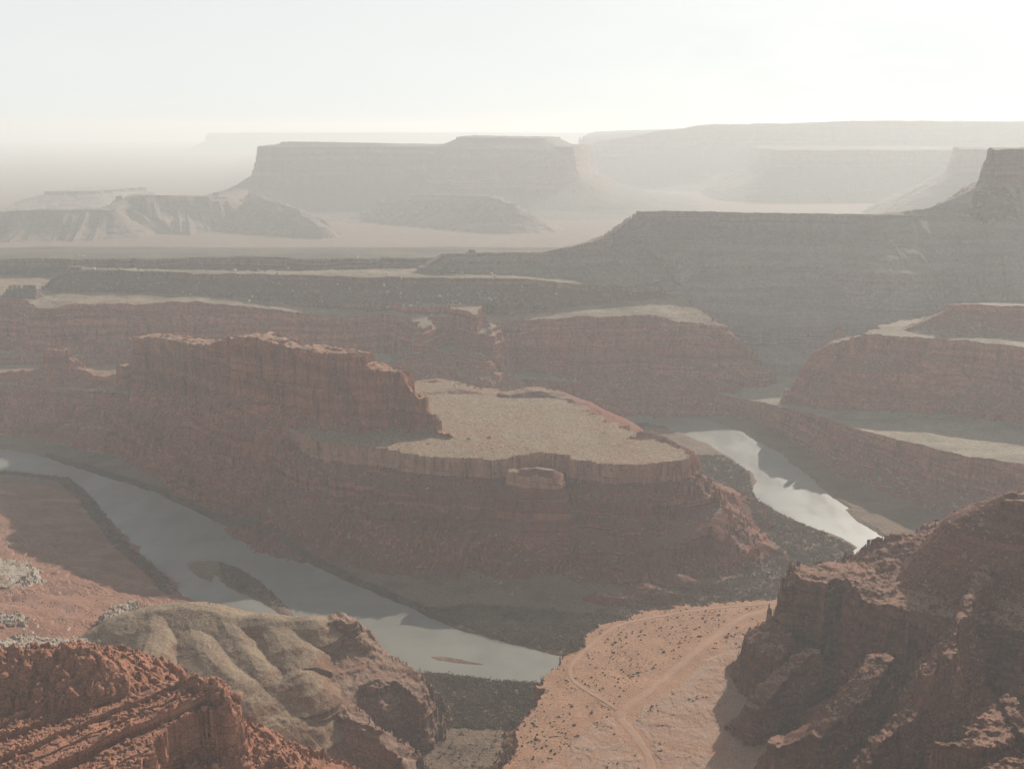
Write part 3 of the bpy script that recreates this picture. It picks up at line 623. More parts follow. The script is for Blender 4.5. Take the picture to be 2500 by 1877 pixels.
# ------------------------------------------------------------------ materials
def mat(name):
    m = bpy.data.materials.new(name); m.use_nodes = True
    nt = m.node_tree; b = nt.nodes["Principled BSDF"]
    b.inputs["Roughness"].default_value = 0.95
    b.inputs["Specular IOR Level"].default_value = 0.15
    return m, nt, b
class NB:
    def __init__(s, nt): s.nt = nt
    def n(s, t, **k):
        q = s.nt.nodes.new(t)
        for a, v in k.items(): setattr(q, a, v)
        return q
    def link(s, a, b): s.nt.links.new(a, b)
    def put(s, sock, v):
        if hasattr(v, 'is_output'): s.link(v, sock)
        else: sock.default_value = v
    def math(s, op, a, b=0.0, c=None):
        q = s.n("ShaderNodeMath", operation=op); s.put(q.inputs[0], a); s.put(q.inputs[1], b)
        if c is not None: s.put(q.inputs[2], c)
        return q.outputs[0]
    def mix(s, f, a, b, mode='MIX'):
        q = s.n("ShaderNodeMix", data_type='RGBA', blend_type=mode)
        s.put(q.inputs[0], f)
        for i, v in ((6, a), (7, b)):
            s.put(q.inputs[i], (*v, 1) if isinstance(v, tuple) else v)
        return q.outputs[2]
    def noise(s, vec, scale, detail=4, rough=0.55):
        q = s.n("ShaderNodeTexNoise"); s.link(vec, q.inputs["Vector"]); q.inputs["Scale"].default_value = scale
        q.inputs["Detail"].default_value = detail; q.inputs["Roughness"].default_value = rough
        return q.outputs[0]
    def scale(s, vec, x, y, z):
        q = s.n("ShaderNodeVectorMath", operation='MULTIPLY'); s.link(vec, q.inputs[0]); q.inputs[1].default_value = (x, y, z)
        return q.outputs[0]
    def ramp(s, f, a, b, lo=0.0, hi=1.0):
        q = s.n("ShaderNodeMapRange"); q.interpolation_type = 'SMOOTHSTEP'; s.put(q.inputs[0], f)
        q.inputs[1].default_value = a; q.inputs[2].default_value = b; q.inputs[3].default_value = lo; q.inputs[4].default_value = hi
        return q.outputs[0]
def mulc(c, f): return tuple(v * f for v in c)

WARM = ('wall_rock', 'terrace_rock', 'right_wall_rock', 'gooseneck_rock', 'fin_rock', 'dark_rock')
def rock(name, cliff, cliff2, talus, flat, bed=9.0, size=1.0, varnish=0.5, speck=0.35, bump=0.6, pale=None, pale_amount=0.0, flat2=None, level=0.86, band=None):
    """bedded rock: cliffs in bands with dark streaks, rubble on the slopes, dusty soil on the level"""
    if name in WARM:                                         # iron red sandstone
        cliff, cliff2, talus = [(q[0] * 1.06, q[1] * 0.9, q[2] * 0.84) for q in (cliff, cliff2, talus)]
    m, nt, b = mat(name); g = NB(nt)
    geo = g.n("ShaderNodeNewGeometry"); pos = geo.outputs["Position"]
    sx = g.n("ShaderNodeSeparateXYZ"); g.link(geo.outputs["Normal"], sx.inputs[0])
    slope = sx.outputs[2]
    warp = g.noise(pos, 0.012 / size, 3)
    sp_ = g.n("ShaderNodeSeparateXYZ"); g.link(pos, sp_.inputs[0])
    zz = g.math('ADD', sp_.outputs[2], g.math('MULTIPLY', warp, 10.0 * size))
    cb = g.n("ShaderNodeCombineXYZ"); g.link(g.math('MULTIPLY', sp_.outputs[0], 0.004 / size), cb.inputs[0]); g.link(g.math('MULTIPLY', sp_.outputs[1], 0.004 / size), cb.inputs[1])
    g.link(g.math('DIVIDE', zz, bed), cb.inputs[2])
    beds = g.noise(cb.outputs[0], 1.0, 4, 0.6)
    c = g.mix(g.ramp(beds, 0.41, 0.59), cliff, cliff2)
    cb2 = g.n("ShaderNodeVectorMath", operation='MULTIPLY'); g.link(cb.outputs[0], cb2.inputs[0]); cb2.inputs[1].default_value = (1.7, 1.7, 3.1)
    seam = g.noise(cb2.outputs[0], 1.0, 2, 0.5)               # thin dark seams between beds
    c = g.mix(g.ramp(seam, 0.40, 0.33, 0, 0.55), c, mulc(cliff, 0.5))
    if band:                                                 # one paler hard bed
        bz = g.math('ADD', sp_.outputs[2], g.math('MULTIPLY', g.math('SUBTRACT', warp, 0.5), 5.0))
        c = g.mix(g.math('MULTIPLY', g.ramp(bz, band[0], band[0] + 3), g.ramp(bz, band[1] + 3, band[1])), c, band[2])
    streak = g.noise(g.scale(pos, 0.11 / size, 0.11 / size, 0.014 / size), 1.0, 4, 0.6)
    c = g.mix(g.ramp(streak, 0.48, 0.72, 0, varnish), c, mulc(cliff, 0.38))
    patch = g.noise(pos, 0.02 / size, 5, 0.6)
    fine = g.noise(pos, 0.35 / size, 4, 0.7)
    t = g.mix(g.ramp(g.math('ADD', g.math('MULTIPLY', patch, 0.45), g.math('MULTIPLY', beds, 0.55)), 0.42, 0.58), talus, mulc(cliff, 0.85))
    f = g.mix(g.ramp(patch, 0.4, 0.66), flat, flat2 or mulc(flat, 0.72))
    f = g.mix(g.ramp(g.noise(g.scale(pos, 1, 2.2, 1), 0.0075 / size, 5, 0.62), 0.5, 0.7, 0, 0.45), f, tuple(0.5 * p + 0.5 * q for p, q in zip(flat, cliff2)))
    jit = g.math('ADD', slope, g.math('MULTIPLY', g.math('SUBTRACT', fine, 0.5), 0.25))
    c = g.mix(g.ramp(jit, 0.42, 0.66), c, t)
    c = g.mix(g.ramp(jit, level, min(level + 0.11, 1.03)), c, f)
    if pale:
        vo = g.n("ShaderNodeTexVoronoi"); g.link(pos, vo.inputs["Vector"]); vo.inputs["Scale"].default_value = 0.16 / size
        bl = g.math('MULTIPLY', g.ramp(vo.outputs["Distance"], 0.30, 0.18), g.ramp(g.noise(pos, 0.03 / size, 2), 0.50, 0.62))
        bl = g.math('MULTIPLY', bl, g.math('MULTIPLY', g.ramp(slope, 0.35, 0.6), g.ramp(slope, 0.98, 0.9)))
        c = g.mix(g.math('MULTIPLY', bl, pale_amount), c, pale)
    sp2 = g.ramp(fine, 0.25, 0.75, 1 - speck, 1 + speck)
    v = g.n("ShaderNodeVectorMath", operation='SCALE'); g.link(c, v.inputs[0]); g.link(sp2, v.inputs[3])
    g.link(v.outputs[0], b.inputs["Base Color"])
    h = g.math('ADD', g.math('MULTIPLY', g.noise(g.scale(pos, 1, 1, 0.55), 0.16 / size, 6, 0.65), 5.0 * size), g.math('MULTIPLY', g.ramp(beds, 0.4, 0.6), 1.2 * size))
    bp = g.n("ShaderNodeBump"); bp.inputs["Strength"].default_value = bump; bp.inputs["Distance"].default_value = 1.0
    g.link(h, bp.inputs["Height"]); g.link(bp.outputs[0], b.inputs["Normal"])
    return m

RED, RED2, TALUS, TAN = (0.23, 0.09, 0.055), (0.34, 0.16, 0.10), (0.21, 0.125, 0.09), (0.36, 0.285, 0.19)
FARC = dict(varnish=0.3, speck=0.2)
MATS = {
    'canyon_floor': rock('floor_soil', (0.2, 0.12, 0.08), (0.26, 0.18, 0.12), (0.18, 0.12, 0.08), (0.2, 0.135, 0.09), flat2=(0.15, 0.1, 0.068), size=1.0),
    'plain': rock('plain_soil', (0.2, 0.12, 0.09), (0.28, 0.2, 0.15), (0.17, 0.135, 0.105), (0.155, 0.13, 0.098), size=4, **FARC),
    'far_mesa': rock('far_rock', (0.2, 0.12, 0.09), (0.28, 0.2, 0.15), (0.22, 0.16, 0.11), (0.3, 0.24, 0.17), size=12, bed=40, **FARC),
    'hazy_butte': rock('butte_rock', (0.2, 0.12, 0.085), (0.27, 0.18, 0.13), (0.15, 0.12, 0.092), (0.14, 0.118, 0.09), size=5, bed=30, **FARC),
    'hazy_mesa': rock('mesa_rock', (0.2, 0.12, 0.085), (0.27, 0.18, 0.13), (0.15, 0.12, 0.092), (0.14, 0.118, 0.09), size=8, bed=40, **FARC),
    'badland_hill': rock('hill_soil', (0.2, 0.13, 0.09), (0.26, 0.18, 0.13), (0.2, 0.145, 0.105), (0.22, 0.17, 0.125), size=4, bed=16, **FARC),
    'tower_mesa': rock('tower_rock', (0.17, 0.1, 0.07), (0.24, 0.15, 0.11), (0.2, 0.14, 0.1), (0.3, 0.24, 0.17), size=3, bed=24, **FARC),
    'shaded_mesa': rock('shaded_rock', (0.27, 0.2, 0.17), (0.32, 0.245, 0.21), (0.29, 0.22, 0.185), (0.26, 0.205, 0.15), size=2.5, bed=16, varnish=0.3, speck=0.2),
    'rim_mesa': rock('rim_rock', (0.2, 0.12, 0.09), (0.27, 0.18, 0.13), (0.165, 0.115, 0.09), (0.26, 0.2, 0.14), size=1.8, bed=9, pale=(0.48, 0.43, 0.36), pale_amount=0.35),
    'canyon_wall': rock('wall_rock', (0.29, 0.105, 0.072), (0.38, 0.18, 0.125), (0.24, 0.125, 0.092), (0.28, 0.21, 0.145), size=2.0, bed=13),
    'terrace': rock('terrace_rock', (0.31, 0.125, 0.085), (0.4, 0.205, 0.145), TALUS, (0.3, 0.24, 0.17), size=1.6, bed=12),
    'wall_mesa': rock('right_wall_rock', (0.28, 0.105, 0.07), (0.36, 0.165, 0.115), (0.2, 0.135, 0.1), (0.27, 0.21, 0.145), size=1.8, bed=14, pale=(0.42, 0.36, 0.3), pale_amount=0.15),
    'gooseneck': rock('gooseneck_rock', RED, RED2, (0.17, 0.1, 0.08), (0.275, 0.222, 0.14), flat2=(0.25, 0.195, 0.12), size=1.3, bed=9, level=0.95, speck=0.18, bump=0.5, band=(107, 140, (0.43, 0.235, 0.165))),
    'fin_butte': rock('fin_rock', (0.28, 0.10, 0.06), (0.36, 0.155, 0.095), (0.24, 0.115, 0.075), (0.36, 0.22, 0.14), size=1.4, bed=15, varnish=0.6),
    'left_slope': rock('red_soil', (0.34, 0.17, 0.12), (0.5, 0.42, 0.35), (0.25, 0.125, 0.08), (0.28, 0.14, 0.09), flat2=(0.2, 0.11, 0.075), size=0.7, bed=5),
    'tan_hill': rock('tan_soil', (0.24, 0.13, 0.08), (0.17, 0.115, 0.085), (0.265, 0.19, 0.122), (0.285, 0.205, 0.132), flat2=(0.24, 0.17, 0.115), size=0.6, bed=4.5, bump=0.5),
    'bluff': rock('bluff_rock', (0.24, 0.125, 0.085), (0.17, 0.105, 0.075), (0.27, 0.17, 0.12), (0.28, 0.18, 0.125), flat2=(0.25, 0.135, 0.09), size=0.6, bed=5),
    'white_ledge': rock('white_rock', (0.42, 0.36, 0.29), (0.34, 0.275, 0.215), (0.34, 0.25, 0.18), (0.4, 0.335, 0.265), flat2=(0.3, 0.19, 0.13), size=0.5, bed=2.2, varnish=0.3),
    'slickrock': rock('slickrock_stone', (0.27, 0.15, 0.11), (0.33, 0.215, 0.16), (0.33, 0.2, 0.14), (0.36, 0.225, 0.155), flat2=(0.35, 0.195, 0.125), size=0.5, bed=3, bump=0.35),
    'bench': rock('bench_soil', (0.26, 0.12, 0.075), (0.33, 0.19, 0.13), (0.36, 0.2, 0.125), (0.38, 0.21, 0.125), flat2=(0.33, 0.175, 0.105), size=0.6, bed=8, bump=0.3),
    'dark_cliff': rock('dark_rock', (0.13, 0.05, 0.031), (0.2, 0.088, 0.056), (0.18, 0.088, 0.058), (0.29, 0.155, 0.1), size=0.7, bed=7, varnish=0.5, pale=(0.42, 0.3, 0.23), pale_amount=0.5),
    'knob_ridge': rock('knob_rock', (0.29, 0.122, 0.072), (0.36, 0.165, 0.1), (0.31, 0.14, 0.083), (0.36, 0.165, 0.1), size=0.5, bed=5, varnish=0.35),
}
LABELS = {
    'canyon_floor': ('canyon_floor', 'low canyon bottom with banks of mud and scrub along the winding river', 'canyon floor'),
    'plain': ('plain', 'broad pale desert plain stretching off behind the second canyon rim', 'plain'),
    'far_mesa': ('mesa', 'faintest mesas on the horizon, almost lost in white haze', 'mesa'),
    'hazy_butte': ('butte', 'flat topped butte with sheer cliffs standing grey in the haze', 'butte'),
    'hazy_mesa': ('mesa', 'long pale mesa skyline behind the flat topped butte, washed out by haze', 'mesa'),
    'tower_mesa': ('rock_tower', 'blocky rock tower on the skyline at the right edge', 'rock tower'),
    'badland_hill': ('hill', 'gullied badland hills at the foot of the flat topped butte', 'hill'),
    'rim_mesa': ('mesa', 'thin flat mesa with pale boulders strewn down its slope above the red walls', 'mesa'),
    'canyon_wall': ('canyon_wall', 'tall red canyon walls with lit ledges beneath the boulder strewn rim', 'canyon wall'),
    'terrace': ('terrace', 'low rock terrace with a sunlit strip above the far bank of the bright river', 'terrace'),
    'shaded_mesa': ('mesa', 'big shaded grey mesa with a stepped spur running down to its left', 'mesa'),
    'wall_mesa': ('mesa', 'rounded dark red wall with a smaller mesa on top, above the sunlit terrace strip', 'mesa'),
    'gooseneck': ('gooseneck', 'peninsula with a flat tan top and shaded talus, wrapped by the river', 'peninsula'),
    'fin_butte': ('butte', 'long red fin of rock standing in shade on the flat topped peninsula', 'butte'),
    'left_slope': ('slope', 'red slope with white ledges left of the river', 'slope'),
    'tan_hill': ('hill', 'smooth ribbed tan hill between the near orange ridge and the river', 'hill'),
    'bluff': ('cliff', 'red and brown banded bluff under the smooth tan hill, above the thicket', 'cliff'),
    'white_ledge': ('rock_ledge', 'broken white rock ledges on the red slope at the lower left', 'rock ledge'),
    'slickrock': ('slickrock', 'cracked plates of pale pink slickrock on the bench on both sides of the road', 'slickrock'),
    'bench': ('bench', 'orange slickrock bench carrying the dirt road', 'bench'),
    'dark_cliff': ('cliff', 'dark brown cliff in shadow filling the near right corner', 'cliff'),
    'knob_ridge': ('rock_ridge', 'nearest ridge of orange knobbly sandstone', 'rock ridge'),
}
V, T, OW = build_land()
# normals of the whole land, so that the bodies meet without a seam
fn = np.cross(V[T[:, 1]] - V[T[:, 0]], V[T[:, 2]] - V[T[:, 0]])
VN = np.stack([np.bincount(T.ravel(), np.repeat(fn[:, k], 3), len(V)) for k in range(3)], 1)
VN /= np.linalg.norm(VN, axis=1, keepdims=True) + 1e-12
to = OW[T]
fo = np.where(to[:, 1] == to[:, 2], to[:, 1], to[:, 0])
for i, nm in enumerate(NAMES):
    t = T[fo == i]
    if not len(t):
        print('empty', nm); continue
    used, inv = np.unique(t, return_inverse=True)
    name, lab, cat = LABELS[nm]
    o = make_mesh(name, V[used], inv.reshape(-1, 3), [MATS[nm]], True, VN[used])
    tag(o, lab, cat, kind='structure')
print('land built', round(time.time() - T00, 1), flush=True)
# ------------------------------------------------------------------ water
def water_material():
    m, nt, b = mat('river_water'); g = NB(nt)
    geo = g.n("ShaderNodeNewGeometry"); pos = geo.outputs["Position"]
    n1 = g.noise(g.scale(pos, 1, 1, 1), 0.012, 4, 0.6)
    c = g.mix(g.ramp(n1, 0.35, 0.65), (0.2, 0.188, 0.155), (0.245, 0.232, 0.192))
    g.link(c, b.inputs["Base Color"])
    g.link(g.ramp(g.noise(g.scale(pos, 1, 0.35, 1), 0.02, 4, 0.6), 0.35, 0.65, 0.34, 0.5), b.inputs["Roughness"])
    b.inputs["Specular IOR Level"].default_value = 0.65
    b.inputs["IOR"].default_value = 1.33
    h = g.math('ADD', g.math('MULTIPLY', g.noise(pos, 0.5, 4, 0.6), 0.5), g.math('MULTIPLY', g.noise(pos, 0.06, 3, 0.6), 0.8))
    bp = g.n("ShaderNodeBump"); bp.inputs["Strength"].default_value = 0.25; g.link(h, bp.inputs["Height"]); g.link(bp.outputs[0], b.inputs["Normal"])
    return m
def offset_poly(P, d):
    n = len(P); out = []
    area = sum(P[i][0] * P[(i + 1) % n][1] - P[(i + 1) % n][0] * P[i][1] for i in range(n))
    sg = 1 if area > 0 else -1
    for i in range(n):
        a, b, c = P[i - 1], P[i], P[(i + 1) % n]
        t = Vector((c[0] - a[0], c[1] - a[1])).normalized()
        out.append((b[0] + sg * t.y * d, b[1] - sg * t.x * d))
    return out
bm = bmesh.new()
vs = [bm.verts.new((x, y, 0)) for x, y in offset_poly(RIVER, 14)]
es = [bm.edges.new((vs[i], vs[(i + 1) % len(vs)])) for i in range(len(vs))]
bmesh.ops.triangle_fill(bm, use_beauty=True, edges=es, normal=(0, 0, 1))
for f in bm.faces:
    if f.normal.z < 0: f.normal_flip()
me = bpy.data.meshes.new('river'); bm.to_mesh(me); bm.free()
me.materials.append(water_material())
river = bpy.data.objects.new('river', me); COL.objects.link(river)
tag(river, 'muddy river looping round the peninsula, green on the left and glaring on the right', 'river', kind='structure')
def ground(x, y):
    x = np.atleast_1d(np.asarray(x, float)); y = np.atleast_1d(np.asarray(y, float))
    return heights(x, y)[0]
def inside(x, y, P):
    return seg_dist(x, y, P, True)[0] < 0
def scatter(P, n, seed, keep=None):
    r = np.random.default_rng(seed)
    A = np.array([p[:2] for p in P]); lo, hi = A.min(0), A.max(0)
    ox, oy = [], []
    got = 0
    while got < n:
        x = r.uniform(lo[0], hi[0], 4 * n + 50); y = r.uniform(lo[1], hi[1], 4 * n + 50)
        m = inside(x, y, P)
        if keep is not None:
            m &= keep(x, y)
        ox.append(x[m]); oy.append(y[m]); got += m.sum()
    return np.concatenate(ox)[:n], np.concatenate(oy)[:n]

# ------------------------------------------------------------------ roads, laid over the bench
def ribbon(name, px, z, width, material, seed):
    C = np.array([U(a, b, z)[:2] for a, b in px])
    for _ in range(3):                                     # smooth the line
        Q = np.empty((2 * len(C), 2)); Q[0] = C[0]; Q[-1] = C[-1]
        Q[1:-1:2] = C[:-1] * 0.75 + C[1:] * 0.25; Q[2:-1:2] = C[:-1] * 0.25 + C[1:] * 0.75
        C = Q
    L = np.concatenate([[0], np.cumsum(np.hypot(*np.diff(C, axis=0).T))])
    s = np.arange(0, L[-1], 1.5)
    C = np.stack([np.interp(s, L, C[:, 0]), np.interp(s, L, C[:, 1])], 1)
    t = np.gradient(C, axis=0); t /= np.hypot(t[:, 0], t[:, 1])[:, None]
    nrm = np.stack([-t[:, 1], t[:, 0]], 1)
    k = 9
    rows = []
    for j in range(k):
        q = (j / (k - 1) * 2 - 1)
        w = width / 2 * (1 + 0.16 * n2(s / 9 + seed, np.full_like(s, 3.0 * np.sign(q) + seed)) + 0.06 * n2(s / 3 + seed, np.full_like(s, np.sign(q))))
        rows.append(C + nrm * (q * w)[:, None])
    P = np.stack(rows, 1).reshape(-1, 2)
    zz = ground(P[:, 0], P[:, 1]).reshape(-1, k)
    zz = np.stack([np.convolve(np.pad(zz[:, j], 4, mode='edge'), np.ones(9) / 9, 'valid') for j in range(k)], 1)
    q = np.linspace(-1, 1, k)
    zz = zz + 0.35 - 0.5 * np.abs(q) ** 6 + 0.16 * np.exp(-((np.abs(q) - 0.9) / 0.12) ** 2)
    i = np.arange(len(s) * k).reshape(-1, k)
    F = np.stack([i[:-1, :-1].ravel(), i[1:, :-1].ravel(), i[1:, 1:].ravel(), i[:-1, 1:].ravel()], 1)
    o = make_mesh(name, np.column_stack([P, zz.ravel()]), F[:, ::-1], [material])
    return o, C
def soil(name, c1, c2, sc=0.15):
    m, nt, b = mat(name); g = NB(nt)
    pos = g.n("ShaderNodeNewGeometry").outputs["Position"]
    c = g.mix(g.ramp(g.noise(pos, sc, 5, 0.65), 0.3, 0.7), c1, c2)
    g.link(c, b.inputs["Base Color"])
    bp = g.n("ShaderNodeBump"); bp.inputs["Strength"].default_value = 0.4; g.link(g.noise(pos, 0.5, 5, 0.7), bp.inputs["Height"]); g.link(bp.outputs[0], b.inputs["Normal"])
    return m
MAIN = [(1412, 1720), (1409, 1661), (1398, 1627), (1370, 1588), (1345, 1560), (1338, 1543), (1359, 1523), (1398, 1496), (1454, 1448), (1510, 1403), (1566, 1356), (1608, 1332), (1650, 1319), (1720, 1300)]
TRACK = [(1700, 1298), (1652, 1306), (1566, 1311), (1482, 1322), (1398, 1336), (1342, 1347), (1302, 1370), (1258, 1409), (1232, 1437), (1229, 1459), (1241, 1474), (1272, 1496), (1305, 1513), (1334, 1533)]
road, RC = ribbon('dirt_road', MAIN, 75, 8.5, soil('road_dirt', (0.42, 0.25, 0.165), (0.36, 0.205, 0.135)), 3)
tag(road, 'pale graded dirt road curving over the orange bench', 'dirt road', kind='structure')
track, TC = ribbon('dirt_track', TRACK, 75, 4.6, soil('track_dirt', (0.41, 0.245, 0.165), (0.37, 0.215, 0.14)), 8)
tag(track, 'narrow faint track looping along the bench edge back to the road', 'dirt track', kind='structure')
def off_road(x, y, a=6.5, b=4.0):
    return (seg_dist(x, y, RC[::6], False)[0] > a) & (seg_dist(x, y, TC[::6], False)[0] > b)

# ------------------------------------------------------------------ shrubs, thickets and boulders
def ico(sub):
    bm = bmesh.new(); bmesh.ops.create_icosphere(bm, subdivisions=sub, radius=1)
    v = np.array([q.co[:] for q in bm.verts]); f = np.array([[q.index for q in p.verts] for p in bm.faces]); bm.free()
    return v, f
def leafy(seed, lumps, leaves, flat=0.75):
    """a bush: lumps of small leaf faces round a few twigs, about 1 m in radius"""
    r = np.random.default_rng(seed)
    c = r.normal(size=(lumps, 3)) * (0.42, 0.42, 0.2); c[:, 2] = np.abs(c[:, 2]) + 0.25
    rad = r.uniform(0.3, 0.55, lumps)
    k = r.integers(0, lumps, leaves)
    d = r.normal(size=(leaves, 3)); d /= np.linalg.norm(d, axis=1)[:, None]
    p = c[k] + d * (rad[k] * r.uniform(0.6, 1.05, leaves))[:, None] * (1, 1, flat)
    p[:, 2] = np.maximum(p[:, 2], 0.02)
    t = np.cross(d, r.normal(size=(leaves, 3))); t /= np.linalg.norm(t, axis=1)[:, None]
    b = np.cross(d, t) + 0.4 * r.normal(size=(leaves, 3))
    s = r.uniform(0.09, 0.2, leaves)[:, None]
    V_ = np.concatenate([p - t * s, p + t * s, p + b * s * 1.5], 0)
    n = leaves
    F_ = np.stack([np.arange(n), np.arange(n) + n, np.arange(n) + 2 * n], 1)
    iv, jf = ico(1)                                        # the dense inside of the bush
    iv = iv * (0.5, 0.5, 0.34) * (1 + 0.3 * r.normal(size=(len(iv), 1)) * 0.5) + (0, 0, 0.28)
    iv[:, 2] = np.maximum(iv[:, 2], -0.1)
    return np.concatenate([V_, iv]), np.concatenate([F_, jf + 3 * n])
def leaf_mat(name, a, b_):
    m, nt, b = mat(name); g = NB(nt)
    pos = g.n("ShaderNodeNewGeometry").outputs["Position"]
    c = g.mix(g.ramp(g.noise(pos, 0.05, 4, 0.6), 0.35, 0.65), a, b_)
    c = g.mix(g.ramp(g.noise(pos, 0.7, 3, 0.7), 0.3, 0.7, 0, 0.6), c, mulc(a, 0.55))
    g.link(c, b.inputs["Base Color"])
    return m
THICK = leaf_mat('thicket_leaf', (0.2, 0.155, 0.11), (0.28, 0.215, 0.155))
DARKB = leaf_mat('bank_leaf', (0.15, 0.12, 0.088), (0.21, 0.165, 0.12))
SHRUB = leaf_mat('shrub_leaf', (0.075, 0.07, 0.045), (0.11, 0.095, 0.06))
SAGE = leaf_mat('sage_leaf', (0.12, 0.125, 0.06), (0.16, 0.145, 0.08))
def thicket(label, P, n, rmin, rmax, seed, material, keep=None, dens=None):
    x, y = scatter(P, n, seed, keep)
    z = ground(x, y)
    ok = z > 0.35
    x, y, z = x[ok], y[ok], z[ok]
    r = np.random.default_rng(seed + 1)
    protos = [leafy(900 + q, 5, 70) for q in range(5)]
    VV, FF, base = [], [], 0
    R_ = rmin * 0.7 + (rmax - rmin * 0.7) * r.random(len(x)) ** 2; an = r.uniform(0, 6.28, len(x)); pk = r.integers(0, 5, len(x))
    for q in range(5):
        pv, pf = protos[q]
        m = np.nonzero(pk == q)[0]
        if not len(m): continue
        ca, sa = np.cos(an[m])[:, None], np.sin(an[m])[:, None]
        X = (pv[:, 0] * ca - pv[:, 1] * sa) * R_[m][:, None] + x[m][:, None]
        Y = (pv[:, 0] * sa + pv[:, 1] * ca) * R_[m][:, None] + y[m][:, None]
        Z = pv[:, 2] * R_[m][:, None] * 1.25 + z[m][:, None] - 0.15
        VV.append(np.stack([X, Y, Z], 2).reshape(-1, 3))
        FF.append((pf[None] + (np.arange(len(m)) * len(pv))[:, None, None]).reshape(-1, 3) + base)
        base += len(m) * len(pv)
    o = make_mesh('riverbank_thicket', np.concatenate(VV), np.concatenate(FF), [material], False)
    tag(o, label, 'thicket', kind='stuff')
    return o
thicket('grey brown tamarisk thicket along the far bank below the peninsula', W((915, 1318), (1000, 1312), (1100, 1318), (1250, 1332), (1300, 1330), (1400, 1345), (1260, 1395), (1228, 1412), (1100, 1386), (960, 1342)), 3400, 1.4, 3.6, 1, THICK)
thicket('dense tamarisk thicket filling the flat between the tan hill and the bench', W((890, 1452), (925, 1454), (1050, 1468), (1168, 1475), (1260, 1475), (1260, 1540), (1140, 1590), (960, 1580), (920, 1540)), 4600, 1.3, 3.2, 2, THICK)
thicket('sparse green sage scattered on the flat below the bench cliff', W((930, 1560), (1160, 1560), (1160, 1720), (880, 1720), (900, 1640)), 650, 0.7, 1.7, 3, SAGE, keep=lambda x, y: n2(x / 13, y / 13) > -0.15)
thicket('brush between the bright river and the peninsula point', W((1496, 988), (1560, 985), (1618, 1022), (1624, 1060), (1676, 1108), (1750, 1140), (1846, 1186), (1842, 1215), (1800, 1240), (1730, 1222), (1690, 1190), (1600, 1130), (1530, 1060)), 4600, 1.4, 3.4, 4, THICK)
thicket('dark brush in the dry wash behind the bench', W((1690, 1195), (1800, 1235), (1740, 1290), (1640, 1310), (1560, 1318), (1440, 1332), (1310, 1350), (1290, 1325), (1450, 1285), (1560, 1262)), 3400, 1.2, 3.0, 5, THICK)
def near_river(a, b):
    def f(x, y):
        d = seg_dist(x, y, RIVER, True)[0]
        return (d > a) & (d < b)
    return f
thicket('dark band of brush along the shaded foot of the peninsula', W((100, 960), (330, 1030), (480, 1100), (700, 1200), (850, 1275), (960, 1320), (960, 1350), (850, 1303), (700, 1236), (480, 1136), (330, 1066), (100, 990)), 2200, 1.3, 3.2, 6, DARKB, keep=near_river(1, 14))
thicket('dark brush lining the left bank below the red slope', W((-120, 1010), (60, 1018), (150, 1030), (250, 1130), (335, 1220), (396, 1285), (340, 1300), (230, 1190), (120, 1080), (-120, 1060)), 2000, 1.3, 3.2, 7, DARKB, keep=near_river(1, 24))
thicket('brush covering the low island in the left arm of the river', W((470, 1214), (520, 1231), (560, 1256), (600, 1290), (616, 1312), (600, 1316), (560, 1294), (520, 1278), (488, 1262)), 700, 1.0, 2.6, 8, DARKB)
thicket('thin brush on the sandbar at the far bend of the bright river', W((1362, 917), (1390, 913), (1440, 922), (1445, 929), (1400, 925)), 240, 1.6, 3.0, 9, DARKB)

hx, hy = scatter([U(px, py, 100) for px, py in ((290, 1330), (420, 1312), (560, 1335), (690, 1340), (650, 1470), (560, 1460), (470, 1440), (320, 1480))], 900, 63)
hz = ground(hx, hy); pv, pf = leafy(71, 3, 26); r_ = np.random.default_rng(8).uniform(0.3, 0.85, 900)
o = make_mesh('hillside_scrub', np.concatenate([pv * r_[i] + (hx[i], hy[i], hz[i] - 0.05) for i in range(900)]), np.concatenate([pf + i * len(pv) for i in range(900)]), [THICK], False)
tag(o, 'tiny tufts of dry scrub speckling the smooth tan hill', 'scrub', kind='stuff')
lx, ly = scatter([U(px, py, 40) for px, py in ((0, 1120), (90, 1160), (250, 1270), (370, 1300), (300, 1330), (220, 1370), (0, 1370))], 420, 64, keep=lambda x, y: n2(x / 20, y / 20) > -0.2)
lz = ground(lx, ly); r_ = np.random.default_rng(9).uniform(0.5, 1.7, 420)
o = make_mesh('slope_scrub', np.concatenate([pv * r_[i] + (lx[i], ly[i], lz[i] - 0.05) for i in range(420)]), np.concatenate([pf + i * len(pv) for i in range(420)]), [SHRUB], False)
tag(o, 'dark tufts of scrub scattered over the red slope at the left', 'scrub', kind='stuff')
# single shrubs on the bench
BENCH = [U(px, py, 75) for px, py in ((1095, 1700), (1125, 1575), (1155, 1540), (1180, 1490), (1212, 1445), (1240, 1412), (1250, 1390), (1298, 1358), (1340, 1342), (1445, 1318), (1560, 1308), (1650, 1302), (1640, 1360), (1600, 1430), (1560, 1500), (1500, 1560), (1440, 1600), (1430, 1700))]
slick = [U(px, py, 75) for px, py in ((1330, 1552), (1400, 1508), (1480, 1440), (1560, 1400), (1620, 1400), (1620, 1720), (1150, 1720), (1180, 1650), (1260, 1590))]
def shrub_place(x, y):
    c = n2(x / 22 + 5, y / 22) + 0.6 * n2(x / 8, y / 8 + 9)
    s = inside(x, y, slick)
    return off_road(x, y) & np.where(s, c > 0.75, c > -0.35)
shrubs = []
for q in range(5):
    v, f = leafy(40 + q, 4 + q % 3, 130)
    me_o = make_mesh('desert_shrub', v, f, [SHRUB], False)
    shrubs.append(me_o)
bx, by = scatter(BENCH, 1700, 77, shrub_place)
bz = ground(bx, by)
